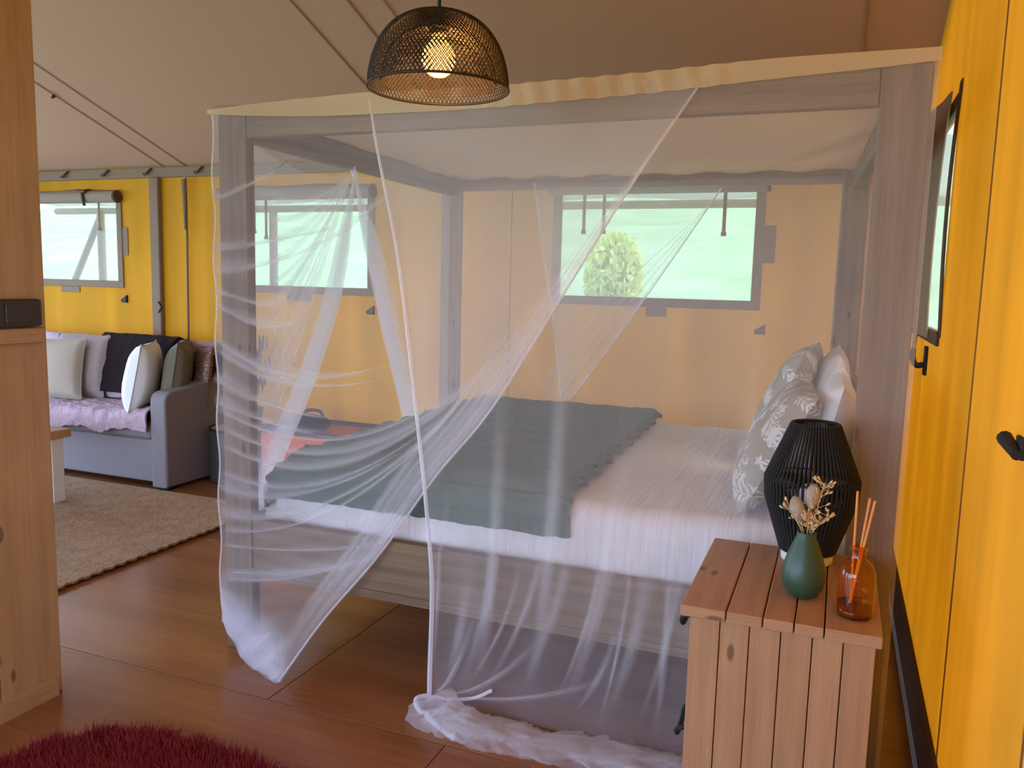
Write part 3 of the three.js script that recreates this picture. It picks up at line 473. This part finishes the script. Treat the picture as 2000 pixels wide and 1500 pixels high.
// foot end: two panels tied up to the beam
const xF = (z) => -2.02 - 0.06 * (-2.4 - z);
const tie = [1.862, -3.185];
const freeN = poly([[-3.185, 1.862], [-3.16, 1.7], [-3.1, 1.48], [-3.018, 1.273], [-2.83, 0.977], [-2.56, 0.639], [-2.5, 0.49]]);
const freeF = poly([[-3.2, 1.862], [-3.24, 1.7], [-3.308, 1.551], [-3.41, 1.33], [-3.499, 1.138], [-3.713, 0.726], [-3.75, 0.6]]);
part(net, 'end_panel', sheet((u, v) => { const F = freeN(v), x = lerp(F[0], -2.41, u), y = lerp(F[1], lerp(1.9, 0.47, v), u) - 0.06 * Math.sin(u * Math.PI) * (1 - v); return [xF(x), y, x]; }, 40, 40), M.net);
part(net, 'end_panel', sheet((u, v) => { const F = freeF(v), x = lerp(F[0], -4.33, u), y = lerp(F[1], lerp(1.9, 0.6, v), u); return [xF(x), y, x]; }, 30, 40), M.net);
{ const list = [], R = rng(41);
  for (let k = 0; k < 12; k++) { const ye = 1.72 - k * 0.1, w = 0.045 + 0.06 * R(), sag = 0.05 + 0.03 * R(); list.push(...strip((t) => { const z = lerp(tie[1] + 0.01, -2.43, t), y = lerp(tie[0], ye, t) - sag * Math.sin(t * Math.PI) * (k < 6 ? 1.3 : 0.3); return [xF(z) + 0.006, y, z]; }, (t) => 0.006 + w * t, [1, 0, 0], 30)); }
  for (const [o, w] of [[0.02, 0.06], [0.05, 0.05], [0.0, 0.035], [0.09, 0.04]]) { list.push(...strip((t) => { const F = freeN(t); return [xF(F[0]) + 0.01, F[1] + 0.1 * o, F[0] + o * smooth(0, 0.5, t)]; }, (t) => 0.012 + w * smooth(0, 0.3, t), [1, 0, 0], 40)); list.push(...strip((t) => { const F = freeF(t); return [xF(F[0]) + 0.01, F[1], F[0] - o * 1.6 * smooth(0, 0.5, t)]; }, (t) => 0.012 + w * 1.3 * smooth(0, 0.3, t), [1, 0, 0], 40)); }
  part(net, 'fold', list, M.netFold);
  const bands = []; for (const [w, o] of [[0.1, 0.014], [0.075, 0.02]]) { bands.push(...tape((t) => { const F = freeN(t); return [xF(F[0]) + o, F[1], F[0] + 0.3 * w * smooth(0, 0.3, t)]; }, (t) => 0.012 + w * smooth(0, 0.35, t), [1, 0, 0], 40), ...tape((t) => { const F = freeF(t); return [xF(F[0]) + o, F[1], F[0] - 0.4 * w * smooth(0, 0.3, t)]; }, (t) => 0.012 + 1.3 * w * smooth(0, 0.35, t), [1, 0, 0], 40)); }
  part(net, 'fold', bands, M.netHeap);
  part(net, 'tie_ribbon', tape((t) => [xF(tie[1]) + 0.012 + 0.02 * Math.sin(t * 6.28), 1.87 - 0.03 * Math.cos(t * 6.28), tie[1] + 0.02 * Math.sin(t * 6.28)], () => 0.03, [1, 0, 0], 20), M.hem);
}
// far side: two crossed panels
const zF2 = -4.325, fdiag = poly([[-0.601, 1.9], [-0.78, 1.62], [-1.0, 1.284], [-1.2, 0.99], [-1.385, 0.723], [-1.42, 0.66]]), fhem = poly([[-1.62, 1.95], [-1.56, 1.6], [-1.476, 1.153], [-1.422, 0.72], [-1.42, 0.66]]);
part(net, 'rear_panel', sheet((u, v) => { const D = fdiag(v), x = lerp(-2.08, D[0], u), y = lerp(lerp(1.95, 0.66, v), D[1], u); return [x, y, zF2 + 0.004 * Math.sin(x * 20 + y * 14)]; }, 50, 40), M.net);
part(net, 'rear_panel', sheet((u, v) => { const D = fhem(v), x = lerp(D[0], -0.02, u), y = lerp(D[1], lerp(1.95, 0.66, v), u); return [x, y, zF2 - 0.01]; }, 50, 40), M.net);
{ const list = []; for (const [o, w] of [[0.012, 0.02], [0.05, 0.012], [0.09, 0.014], [0.15, 0.01]]) list.push(...strip((t) => { const D = fdiag(t), f = smooth(0, 0.5, t) * (1 - 0.6 * smooth(0.7, 1, t)); return [D[0] - o * f, D[1] + o * f * 0.5, zF2 + 0.006]; }, (t) => 0.004 + w * smooth(0, 0.6, t), [0, 0, 1], 30)); part(net, 'fold', list, M.netFold);
  part(net, 'hem', [...tape((t) => { const p = fhem(t); return [p[0], p[1], zF2 - 0.006]; }, () => 0.007, [0, 0, 1], 30), ...tape((t) => { const p = fdiag(t); return [p[0], p[1], zF2 + 0.004]; }, () => 0.007, [0, 0, 1], 30)], M.hem); }

// ---------------------------------------------------------------- nightstand
{ const n = thing('bedside_cabinet', 'knotty pine bedside cabinet of planks with black handles, against the yellow wall', 'bedside cabinet', [-0.07, 0, -2.02]), zf = -1.775, zk = -2.275;
  const tj = [-0.284, -0.184, -0.107, -0.043, 0.017, 0.13];
  for (let i = 0; i < 5; i++) part(n, 'top_plank', box(tj[i] + 0.0012, tj[i + 1] - 0.0012, 0.674, 0.7, zk - 0.012, -1.756, 'z', 0.003), M.pine);
  const sj = [-0.264, -0.197, -0.134, -0.069, -0.005, 0.056, 0.119];
  for (let i = 0; i < 6; i++) part(n, 'side_plank', box(sj[i] + 0.001, sj[i + 1] - 0.001, 0.0, 0.673, zf - 0.018, zf, 'y', 0.002), M.pine);
  part(n, 'back_panel', box(0.101, 0.119, 0.02, 0.673, zk + 0.02, zf - 0.02, 'y'), M.pine);
  part(n, 'far_side', box(-0.262, 0.119, 0, 0.673, zk, zk + 0.018, 'y'), M.pine);
  part(n, 'carcass', box(-0.245, 0.1, 0.04, 0.672, zk + 0.019, zf - 0.019, 'z'), M.darkBrown);
  for (const [y0, y1] of [[0.06, 0.245], [0.25, 0.45], [0.455, 0.668]]) {
    const d = part(n, 'drawer', box(-0.265, -0.247, y0, y1, zk + 0.022, zf - 0.022, 'z'), M.pine), zc = -1.86, yc = (y0 + y1) / 2 + (y1 > 0.6 ? 0.09 : 0.03);
    part(d, 'handle', tube([[-0.263, yc + 0.012, zc - 0.06], [-0.283, yc, zc - 0.055], [-0.287, yc - 0.024, zc - 0.03], [-0.287, yc - 0.028, zc], [-0.287, yc - 0.024, zc + 0.03], [-0.283, yc, zc + 0.055], [-0.263, yc + 0.012, zc + 0.06]], 0.006, 36, 8), M.black);
  }
}
// table lamp
{ const a = [-0.036, 0, -2.2], t = thing('table_lamp', 'black cord-wound table lamp with a wide waist on the pine cabinet', 'lamp', [a[0], 0.7, a[2]]);
  part(t, 'base', lathe([[0, 0.7005], [0.062, 0.7005], [0.064, 0.704], [0.064, 0.724], [0.06, 0.728], [0, 0.728]], a, 36), M.ivory, 'white round base');
  const prof = [[0.065, 0.73], [0.109, 0.865], [0.113, 0.918], [0.057, 1.06]];
  const shade = part(t, 'shade', prof.map(([r, y], i) => new THREE.TorusGeometry(r, i === 1 || i === 2 ? 0.0032 : 0.004, 8, 60).rotateX(Math.PI / 2).translate(a[0], y, a[2])), M.cord);
  const N = 62, cords = []; for (let k = 0; k < N; k++) { const th = k / N * 6.2832; for (let i = 0; i < 3; i++) { const [r0, y0] = prof[i], [r1, y1] = prof[i + 1], o = 0.0025; cords.push(rod([a[0] + (r0 + o) * Math.cos(th), y0, a[2] + (r0 + o) * Math.sin(th)], [a[0] + (r1 + o) * Math.cos(th), y1, a[2] + (r1 + o) * Math.sin(th)], 0.0037, 0.0037 * (i === 2 ? 0.72 : 1), 5)); } }
  part(shade, 'cord_winding', cords, M.cord);
  part(t, 'stem', rod([a[0], 0.728, a[2]], [a[0], 0.84, a[2]], 0.012, 0.012), M.black);
  part(t, 'bulb', new THREE.SphereGeometry(0.03, 16, 12).translate(a[0], 0.875, a[2]), M.ivory);
}
// vase and dried flowers
{ const a = [-0.035, 0, -1.93], t = thing('bud_vase', 'dark green teardrop vase on the pine cabinet, in front of the lamp', 'vase', [a[0], 0.7, a[2]]);
  part(t, 'body', lathe([[0, 0.7005], [0.024, 0.7005], [0.034, 0.706], [0.045, 0.724], [0.0495, 0.746], [0.047, 0.77], [0.039, 0.796], [0.029, 0.822], [0.0215, 0.84], [0.02, 0.848], [0.022, 0.852], [0.018, 0.852], [0.017, 0.84], [0.025, 0.815], [0.03, 0.79]].map(([r, y]) => [r, y]), a, 48), M.vase);
  const R = rng(61);
  function sprig(label, tip, leaves, seed) {
    const R = rng(seed), t = thing('dried_sprig', label, 'dried flower', [a[0], 0.8, a[2]], undefined), root = [a[0] + 0.006 * (R() - 0.5), 0.78, a[2]], c = poly([root, [lerp(a[0], tip[0], 0.25), 0.85, a[2]], [lerp(a[0], tip[0], 0.7), lerp(0.85, tip[1], 0.6), lerp(a[2], tip[2], 0.6)], tip]), st = [], lf = [];
    const pts = []; for (let i = 0; i <= 8; i++) pts.push(c(i / 8)); st.push(tube(pts, 0.0011, 24, 5));
    for (let k = 0; k < leaves; k++) { const p = c(0.42 + 0.58 * k / leaves), an = R() * 6.28, up = 0.2 + 0.7 * R(), L = 0.012 + 0.012 * R(), e = [p[0] + Math.cos(an) * L, p[1] + up * L, p[2] + Math.sin(an) * L]; st.push(rod(p, e, 0.0007, 0.0006, 4)); const g = new THREE.SphereGeometry(0.0055, 7, 5).scale(0.45, 1, 0.25); g.applyQuaternion(new THREE.Quaternion().setFromUnitVectors(new THREE.Vector3(0, 1, 0), new THREE.Vector3(e[0] - p[0], e[1] - p[1] + 0.008, e[2] - p[2]).normalize())); lf.push(g.translate(...e)); }
    part(t, 'stem', st, M.dry); part(t, 'leaf', lf, M.dry);
  }
  sprig('dried golden leafy sprig in the green vase, tallest, rising to the right', [-0.004, 0.968, -1.935], 34, 3);
  sprig('dried golden leafy sprig in the green vase, leaning to the left', [-0.075, 0.905, -1.925], 22, 9);
  sprig('dried golden leafy sprig in the green vase, leaning far right and low', [0.01, 0.9, -1.92], 24, 15);
  sprig('short dried golden sprig at the front of the green vase mouth', [-0.03, 0.9, -1.9], 26, 27);
  for (const [tip, lab, lean] of [[[-0.058, 0.905, -1.925], 'fluffy beige dried bunny tail in the green vase, the lower one at left', 0.28], [[-0.028, 0.935, -1.935], 'fluffy beige dried bunny tail in the green vase, the upper one at right', -0.12]]) {
    const t = thing('bunny_tail', lab, 'dried flower', [a[0], 0.8, a[2]]);
    part(t, 'stem', tube([[a[0], 0.78, a[2]], [lerp(a[0], tip[0], 0.4), 0.86, a[2]], [tip[0], tip[1] - 0.02, tip[2]]], 0.0011, 16, 5), M.dry);
    const g = new THREE.SphereGeometry(1, 20, 16), p = g.attributes.position; for (let i = 0; i < p.count; i++) { const k = 1 + 0.05 * (hash(i, 3, 7) - 0.5); p.setXYZ(i, p.getX(i) * 0.016 * k, p.getY(i) * 0.029 * k, p.getZ(i) * 0.015 * k); } g.computeVertexNormals();
    part(t, 'head', g.rotateZ(lean).translate(...tip), M.tail);
  }
}
// reed diffuser
{ const a = [0.075, 0, -1.855], t = thing('diffuser_bottle', 'amber glass diffuser bottle on the front right of the pine cabinet', 'bottle', [a[0], 0.7, a[2]]);
  part(t, 'glass', lathe([[0, 0.701], [0.033, 0.701], [0.0375, 0.706], [0.038, 0.715], [0.038, 0.79], [0.035, 0.806], [0.026, 0.82], [0.0155, 0.828], [0.0145, 0.846], [0.018, 0.848], [0.0185, 0.855], [0.017, 0.858], [0.0125, 0.858], [0.0125, 0.83]], a, 48), M.amber);
  part(t, 'liquid', lathe([[0, 0.704], [0.034, 0.704], [0.0358, 0.709], [0.0358, 0.73], [0, 0.73]], a, 36), M.liquid);
  for (const [b, e, lab] of [[[0.066, 0.706, -1.86], [0.063, 0.974, -1.862], 'orange reed stick in the amber bottle, leftmost and most upright'], [[0.064, 0.706, -1.85], [0.088, 0.962, -1.86], 'orange reed stick in the amber bottle, middle of the three'], [[0.06, 0.706, -1.848], [0.098, 0.96, -1.85], 'orange reed stick in the amber bottle, leaning farthest right']]) {
    const r = thing('reed_stick', lab, 'reed', b); part(r, 'stick', rod(b, e, 0.0026, 0.0026, 8), M.reed);
  }
}
// ---------------------------------------------------------------- pendant lamp
{ const c = [-0.832, 0, -1.62], t = thing('pendant_lamp', 'black wire-mesh dome pendant lamp with a glowing filament bulb', 'lamp', [c[0], 1.82, c[2]]);
  const yb = 1.807, R0 = 0.151, Hh = 0.156, N = 100, sk = 0.108, prof = (t) => { const q = t * Math.PI / 2; return [R0 * Math.pow(Math.cos(q), 0.72) * (1 - 0.02 * Math.sin(q)), yb + Hh * Math.sin(q)]; };
  const shade = part(t, 'shade', [new THREE.TorusGeometry(R0, 0.003, 8, 80).rotateX(Math.PI / 2).translate(c[0], yb, c[2]), lathe([[0.035, yb + Hh + 0.001], [0.026, yb + Hh + 0.004], [0.006, yb + Hh + 0.005]], c, 30)], M.wire);
  const wires = [], inner = [];
  for (const sg of [1, -1]) for (let k = 0; k < N; k++) { const pts = []; for (let i = 0; i <= 20; i++) { const q = i / 20 * 0.93, [r, y] = prof(q), th = k / N * 6.2832 + sg * q * 1.15; pts.push(new THREE.Vector3(c[0] + r * Math.cos(th), y, c[2] + r * Math.sin(th))); } wires.push(new THREE.TubeGeometry(new THREE.CatmullRomCurve3(pts), 24, 0.0012, 4)); }
  part(shade, 'wire_mesh', wires, M.wire);
  for (const sg of [1, -1]) for (let k = 0; k < 74; k++) { const pts = []; for (let i = 0; i <= 16; i++) { const q = i / 16 * 0.95, [r, y] = prof(q), th = k / 74 * 6.2832 + sg * q * 1.15; pts.push(new THREE.Vector3(c[0] + r * 0.82 * Math.cos(th), yb + (y - yb) * 0.74 + 0.008, c[2] + r * 0.82 * Math.sin(th))); } inner.push(new THREE.TubeGeometry(new THREE.CatmullRomCurve3(pts), 20, 0.0011, 4)); }
  part(shade, 'inner_mesh', inner, M.wire);
  part(t, 'cord', rod([c[0], yb + Hh, c[2]], [c[0], roofY(c[2]) - 0.01, c[2]], 0.004, 0.004, 8), M.black);
  part(t, 'socket', lathe([[0, yb + Hh], [0.016, yb + Hh], [0.019, yb + 0.14], [0.019, yb + sk + 0.006], [0.014, yb + sk], [0, yb + sk]], c, 24), M.black);
  const bc = yb + 0.062;
  const bulb = part(t, 'bulb', lathe([[0, bc - 0.038], [0.016, bc - 0.035], [0.03, bc - 0.024], [0.037, bc - 0.004], [0.034, bc + 0.014], [0.025, bc + 0.028], [0.016, bc + 0.04], [0.0145, bc + 0.046]], c, 32), M.bulb);
  part(bulb, 'filament', [[-1, -1], [1, -1], [-1, 1], [1, 1]].map(([a, b]) => rod([c[0] + a * 0.004, bc - 0.022, c[2] + b * 0.004], [c[0] + a * 0.003, bc + 0.024, c[2] + b * 0.003], 0.0016, 0.0016, 6)), M.filament);
  const l = new THREE.PointLight(0xffb060, 0.1); l.name = 'bulb_glow'; l.position.set(0, bc - 1.82, 0); l.shadow.radius = 1.5; l.castShadow = true; t.add(l);
}

// ---------------------------------------------------------------- living corner
{ const s = thing('sofa', 'light grey fabric sofa with sloping arms against the yellow back wall', 'sofa', [-5.05, 0, -4.3]), xr = -3.955, xl = -6.15;
  part(s, 'base', new RoundedBoxGeometry(xr - xl - 0.24, 0.28, 0.66, 3, 0.015).translate((xr + xl) / 2, 0.18, -4.31), M.sofa);
  part(s, 'seat_cushion', new RoundedBoxGeometry(xr - xl - 0.25, 0.12, 0.66, 4, 0.045).translate((xr + xl) / 2, 0.375, -4.3), M.sofa);
  const arm = (x0, x1) => { const sh = new THREE.Shape(); sh.moveTo(3.97, 0.035); sh.lineTo(3.97, 0.57); sh.quadraticCurveTo(3.97, 0.625, 4.03, 0.63); sh.lineTo(4.66, 0.7); sh.lineTo(4.66, 0.035); return new THREE.ExtrudeGeometry(sh, { depth: x1 - x0 - 0.03, bevelEnabled: true, bevelSize: 0.015, bevelThickness: 0.015, bevelSegments: 3 }).rotateY(Math.PI / 2).translate(x0 + 0.015, 0, 0); };
  part(s, 'armrest', arm(xr - 0.13, xr), M.sofa); part(s, 'armrest', arm(xl, xl + 0.13), M.sofa);
  part(s, 'backrest', slab((u, v) => { const a = v * 3.1; return [lerp(xl + 0.05, xr - 0.02, u), v < 0.5 ? lerp(0.42, 0.9, v * 2) : lerp(0.9, 0.06, (v - 0.5) * 2), v < 0.44 ? lerp(-4.4, -4.5, v / 0.44) : v < 0.56 ? lerp(-4.5, -4.67, (v - 0.44) / 0.12) : -4.675]; }, 10, 24, 0.0), M.sofa);
  for (const [x, z] of [[xr - 0.06, -4.03], [xr - 0.06, -4.62], [xl + 0.06, -4.03], [xl + 0.06, -4.62]]) part(s, 'foot', box(x - 0.05, x + 0.05, 0, 0.036, z - 0.05, z + 0.05, 'x'), M.black);
  // fur throw: lies over the back and the seat
  const fur = thing('fur_throw', 'fluffy pale pink fur throw spread over the sofa seat and back', 'throw', [-5.1, 0.4, -4.2]);
  const lumps = (u, v) => 0.018 * 1.6 * (fbm(u * 0.999, v * 0.999, 34, 18, 121, 4) - 0.35);
  part(fur, 'seat_cover', slab((u, v) => { const x = lerp(-6.0, -4.1, u), n = lumps(u, v), w = lerp(-4.4, -3.86, v), [z, d] = drape(w, -9, -3.945, 0.05); const bot = d > 0.05 ? 0.012 * Math.sin(u * 30) : 0; return [x, 0.475 + 0.035 * smooth(0.6, 1, Math.abs(u * 2 - 1)) - d * 1.1 + n + bot, z + n * 0.6]; }, 150, 50, 0.012, 1.9, 0.6), M.fur);
  part(fur, 'back_cover', slab((u, v) => { const x = lerp(-6.0, -3.99, u), n = lumps(v, u), y = v < 0.8 ? lerp(0.5, 0.93, v / 0.8) : lerp(0.93, 0.9, (v - 0.8) / 0.2), z = v < 0.8 ? lerp(-4.37, -4.46, v / 0.8) : lerp(-4.46, -4.66, (v - 0.8) / 0.2); return [x, y + n, z + n + 0.012 - 0.04 * smooth(0.7, 0.85, v)]; }, 150, 40, 0.012, 1.9, 0.6), M.fur);
  const th = thing('blanket', 'dark charcoal plush blanket folded over the sofa back', 'blanket', [-4.85, 0.55, -4.4]);
  part(th, 'cloth', slab((u, v) => { const x = lerp(lerp(-5.12, -4.98, v), lerp(-4.42, -4.28, v), u), n = 0.014 * (fbm(u * 0.999, v * 0.999, 9, 7, 131, 3) - 0.5), y = v < 0.8 ? lerp(0.55, 0.962, v / 0.8) : lerp(0.962, 0.86, (v - 0.8) / 0.2), z = v < 0.8 ? lerp(-4.33, -4.435, v / 0.8) : lerp(-4.435, -4.66, (v - 0.8) / 0.2); return [x, y + n, z + n + 0.018 - 0.045 * smooth(0.68, 0.84, v)]; }, 60, 40, 0.02, 0.8, 0.6), M.charcoal);
  const C = (name, label, mat, at, ry, lean, size, group) => pillow(name, label, 'cushion', mat, at, ry, lean, size, group, [0.005, mat]);
  C('cushion', 'cream cushion at the left end of the sofa, half hidden by the partition', M.cream, [-5.2, 0.49, -4.13], 0.35, -0.22, [0.46, 0.44, 0.15, 20, 3]);
  C('cushion', 'blush beige cushion leaning on the sofa back behind the cream one', M.blush, [-5.13, 0.49, -4.3], 0.1, -0.2, [0.46, 0.46, 0.14, 20, 5]);
  C('cushion', 'plump ivory white cushion leaning in the right sofa corner', M.ivory, [-4.37, 0.485, -4.12], -1.0, -0.2, [0.43, 0.46, 0.21, 24, 7]);
  C('cushion', 'olive brown cushion behind the white one by the sofa arm', M.olive, [-4.19, 0.485, -4.26], -0.95, -0.16, [0.43, 0.47, 0.18, 24, 9]);
  C('cushion', 'pinkish brown sequin cushion in the corner beside the right sofa arm', M.sequin, [-4.11, 0.5, -4.4], -0.5, -0.12, [0.36, 0.42, 0.1, 20, 11]);
  // coffee table
  const ct = thing('coffee_table', 'white-legged coffee table with pine top, mostly hidden by the partition', 'table', [-4.75, 0, -3.3]);
  part(ct, 'tabletop', box(-5.3, -4.235, 0.413, 0.463, -3.5, -2.9, 'x', 0.006), M.pine);
  for (const [x, z] of [[-4.365, -3.47], [-4.365, -3.0], [-5.26, -3.47], [-5.26, -3.0]]) part(ct, 'leg', box(x, x + 0.095, 0.012, 0.412, z, z + 0.08, 'y', 0.005), M.ivory);
  part(ct, 'apron', box(-5.16, -4.4, 0.33, 0.412, -3.46, -3.43, 'x'), M.ivory);
  // small round dark side table
  const st = thing('side_table', 'round black drum side table between the sofa and the bed', 'side table', [-3.82, 0, -4.42]);
  part(st, 'drum', lathe([[0, 0.002], [0.17, 0.002], [0.182, 0.02], [0.186, 0.35], [0.18, 0.365], [0.0, 0.365]], [-3.78, 0, -4.42], 40), M.switch);
  part(st, 'rim', new THREE.TorusGeometry(0.18, 0.008, 8, 48).rotateX(Math.PI / 2).translate(-3.78, 0.366, -4.42), M.black);
  part(st, 'inlay', lathe([[0, 0.369], [0.165, 0.369], [0.17, 0.366]], [-3.78, 0, -4.42], 40), M.cream);
  const vs = thing('dark_plant', 'dark bushy potted plant behind the bed net on the black side table', 'plant', [-3.72, 0.37, -4.5]);
  part(vs, 'pot', lathe([[0, 0.372], [0.06, 0.372], [0.08, 0.5], [0.07, 0.5], [0, 0.48]], [-3.72, 0, -4.5], 24), M.switch);
  { const R = rng(71), l = []; for (let k = 0; k < 60; k++) { const a = R() * 6.28, e = 0.2 + 0.32 * R(), o = 0.05 + 0.08 * R(); const g = new THREE.SphereGeometry(0.05, 8, 6).scale(0.28, 1, 0.12); g.rotateZ((R() - 0.5) * 1.4).rotateY(a).translate(-3.72 + o * Math.cos(a), 0.44 + e, -4.5 + o * Math.sin(a)); l.push(g); } part(vs, 'foliage', l, M.olive); }
  // red case by the back wall
  const rc = thing('storage_case', 'low coral red case with dark rim and carry handle beyond the foot of the bed', 'case', [-2.95, 0, -4.45]);
  part(rc, 'body', new RoundedBoxGeometry(1.0, 0.4, 0.44, 3, 0.03).translate(-2.95, 0.205, -4.46), M.coral);
  part(rc, 'rim', [box(-3.46, -2.44, 0.4, 0.43, -4.69, -4.66, 'x'), box(-3.46, -2.44, 0.4, 0.425, -4.25, -4.22, 'x'), box(-3.47, -3.44, 0.4, 0.43, -4.69, -4.22, 'z')], M.switch);
  part(rc, 'handle', tube([[-3.4, 0.42, -4.66], [-3.39, 0.475, -4.66], [-3.33, 0.49, -4.66], [-3.26, 0.475, -4.66], [-3.25, 0.42, -4.66]], 0.012, 24, 8), M.switch);
  const bag = thing('pouch', 'dark round pouch lying on the red case behind the net', 'bag', [-3.2, 0.41, -4.36]);
  part(bag, 'body', new THREE.SphereGeometry(1, 24, 16).scale(0.17, 0.06, 0.11).translate(-3.16, 0.46, -4.36), M.charcoal);
}
// rugs
{ const j = thing('jute_rug', 'woven natural jute rug in front of the sofa', 'rug', [-4.4, 0, -3.1]);
  part(j, 'weave', slab((u, v) => { const x = lerp(-6.0, -3.1, u), z = lerp(-3.9, -2.2, v); return [x + 0.006 * Math.sin(v * 160), 0.012 + 0.0014 * Math.sin(v * 640), z]; }, 40, 600, 0.011, 2.9, 1.7), M.jute);
  const r = thing('fur_rug', 'fluffy crimson faux fur rug on the floor at the bottom left', 'rug', [-1.65, 0, -1.45]);
  const rx = 0.5, rz = 0.36, cx = -1.6, cz = -1.4, inside = (x, z) => Math.pow(Math.abs((x - cx) / rx), 2.6) + Math.pow(Math.abs((z - cz) / rz), 2.6) < 1;
  part(r, 'backing', new THREE.ExtrudeGeometry(new THREE.Shape(Array.from({ length: 60 }, (_, k) => { const a = k / 60 * 6.283, c = Math.cos(a), s = Math.sin(a); return new THREE.Vector2(cx + rx * Math.sign(c) * Math.pow(Math.abs(c), 2 / 2.6), -(cz + rz * Math.sign(s) * Math.pow(Math.abs(s), 2 / 2.6))); })), { depth: 0.012, bevelEnabled: false }).rotateX(-Math.PI / 2).translate(0, 0.001, 0), M.redFur);
  const R = rng(81), tuft = new THREE.ConeGeometry(0.0042, 0.052, 4, 1).translate(0, 0.025, 0), n = 26000, im = new THREE.InstancedMesh(tuft, M.redFur, n), m4 = new THREE.Matrix4(), q = new THREE.Quaternion(), e = new THREE.Euler(), p = new THREE.Vector3(), sc = new THREE.Vector3(), col = new THREE.Color();
  for (let k = 0; k < n;) { const x = cx + (R() * 2 - 1) * rx, z = cz + (R() * 2 - 1) * rz; if (!inside(x, z)) continue; const cl = fbm((x + 3) % 1, (z + 3) % 1, 14, 14, 9, 2); p.set(x + 1.65, 0.01, z + 1.45); e.set((R() - 0.5) * 1.3 + (cl - 0.5) * 3, R() * 6.28, (R() - 0.5) * 1.3); sc.set(1, 0.75 + 0.5 * R(), 1); im.setMatrixAt(k, m4.compose(p, q.setFromEuler(e), sc)); const g = 0.6 + 0.8 * cl; im.setColorAt(k, col.setRGB(g, g, g)); k++; }
  im.name = 'pile'; im.userData.kind = 'stuff'; im.castShadow = im.receiveShadow = true; r.add(im);
}

scene.traverse((o) => { if (o.isMesh) o.castShadow = o.receiveShadow = true; });
renderer.render(scene, camera);
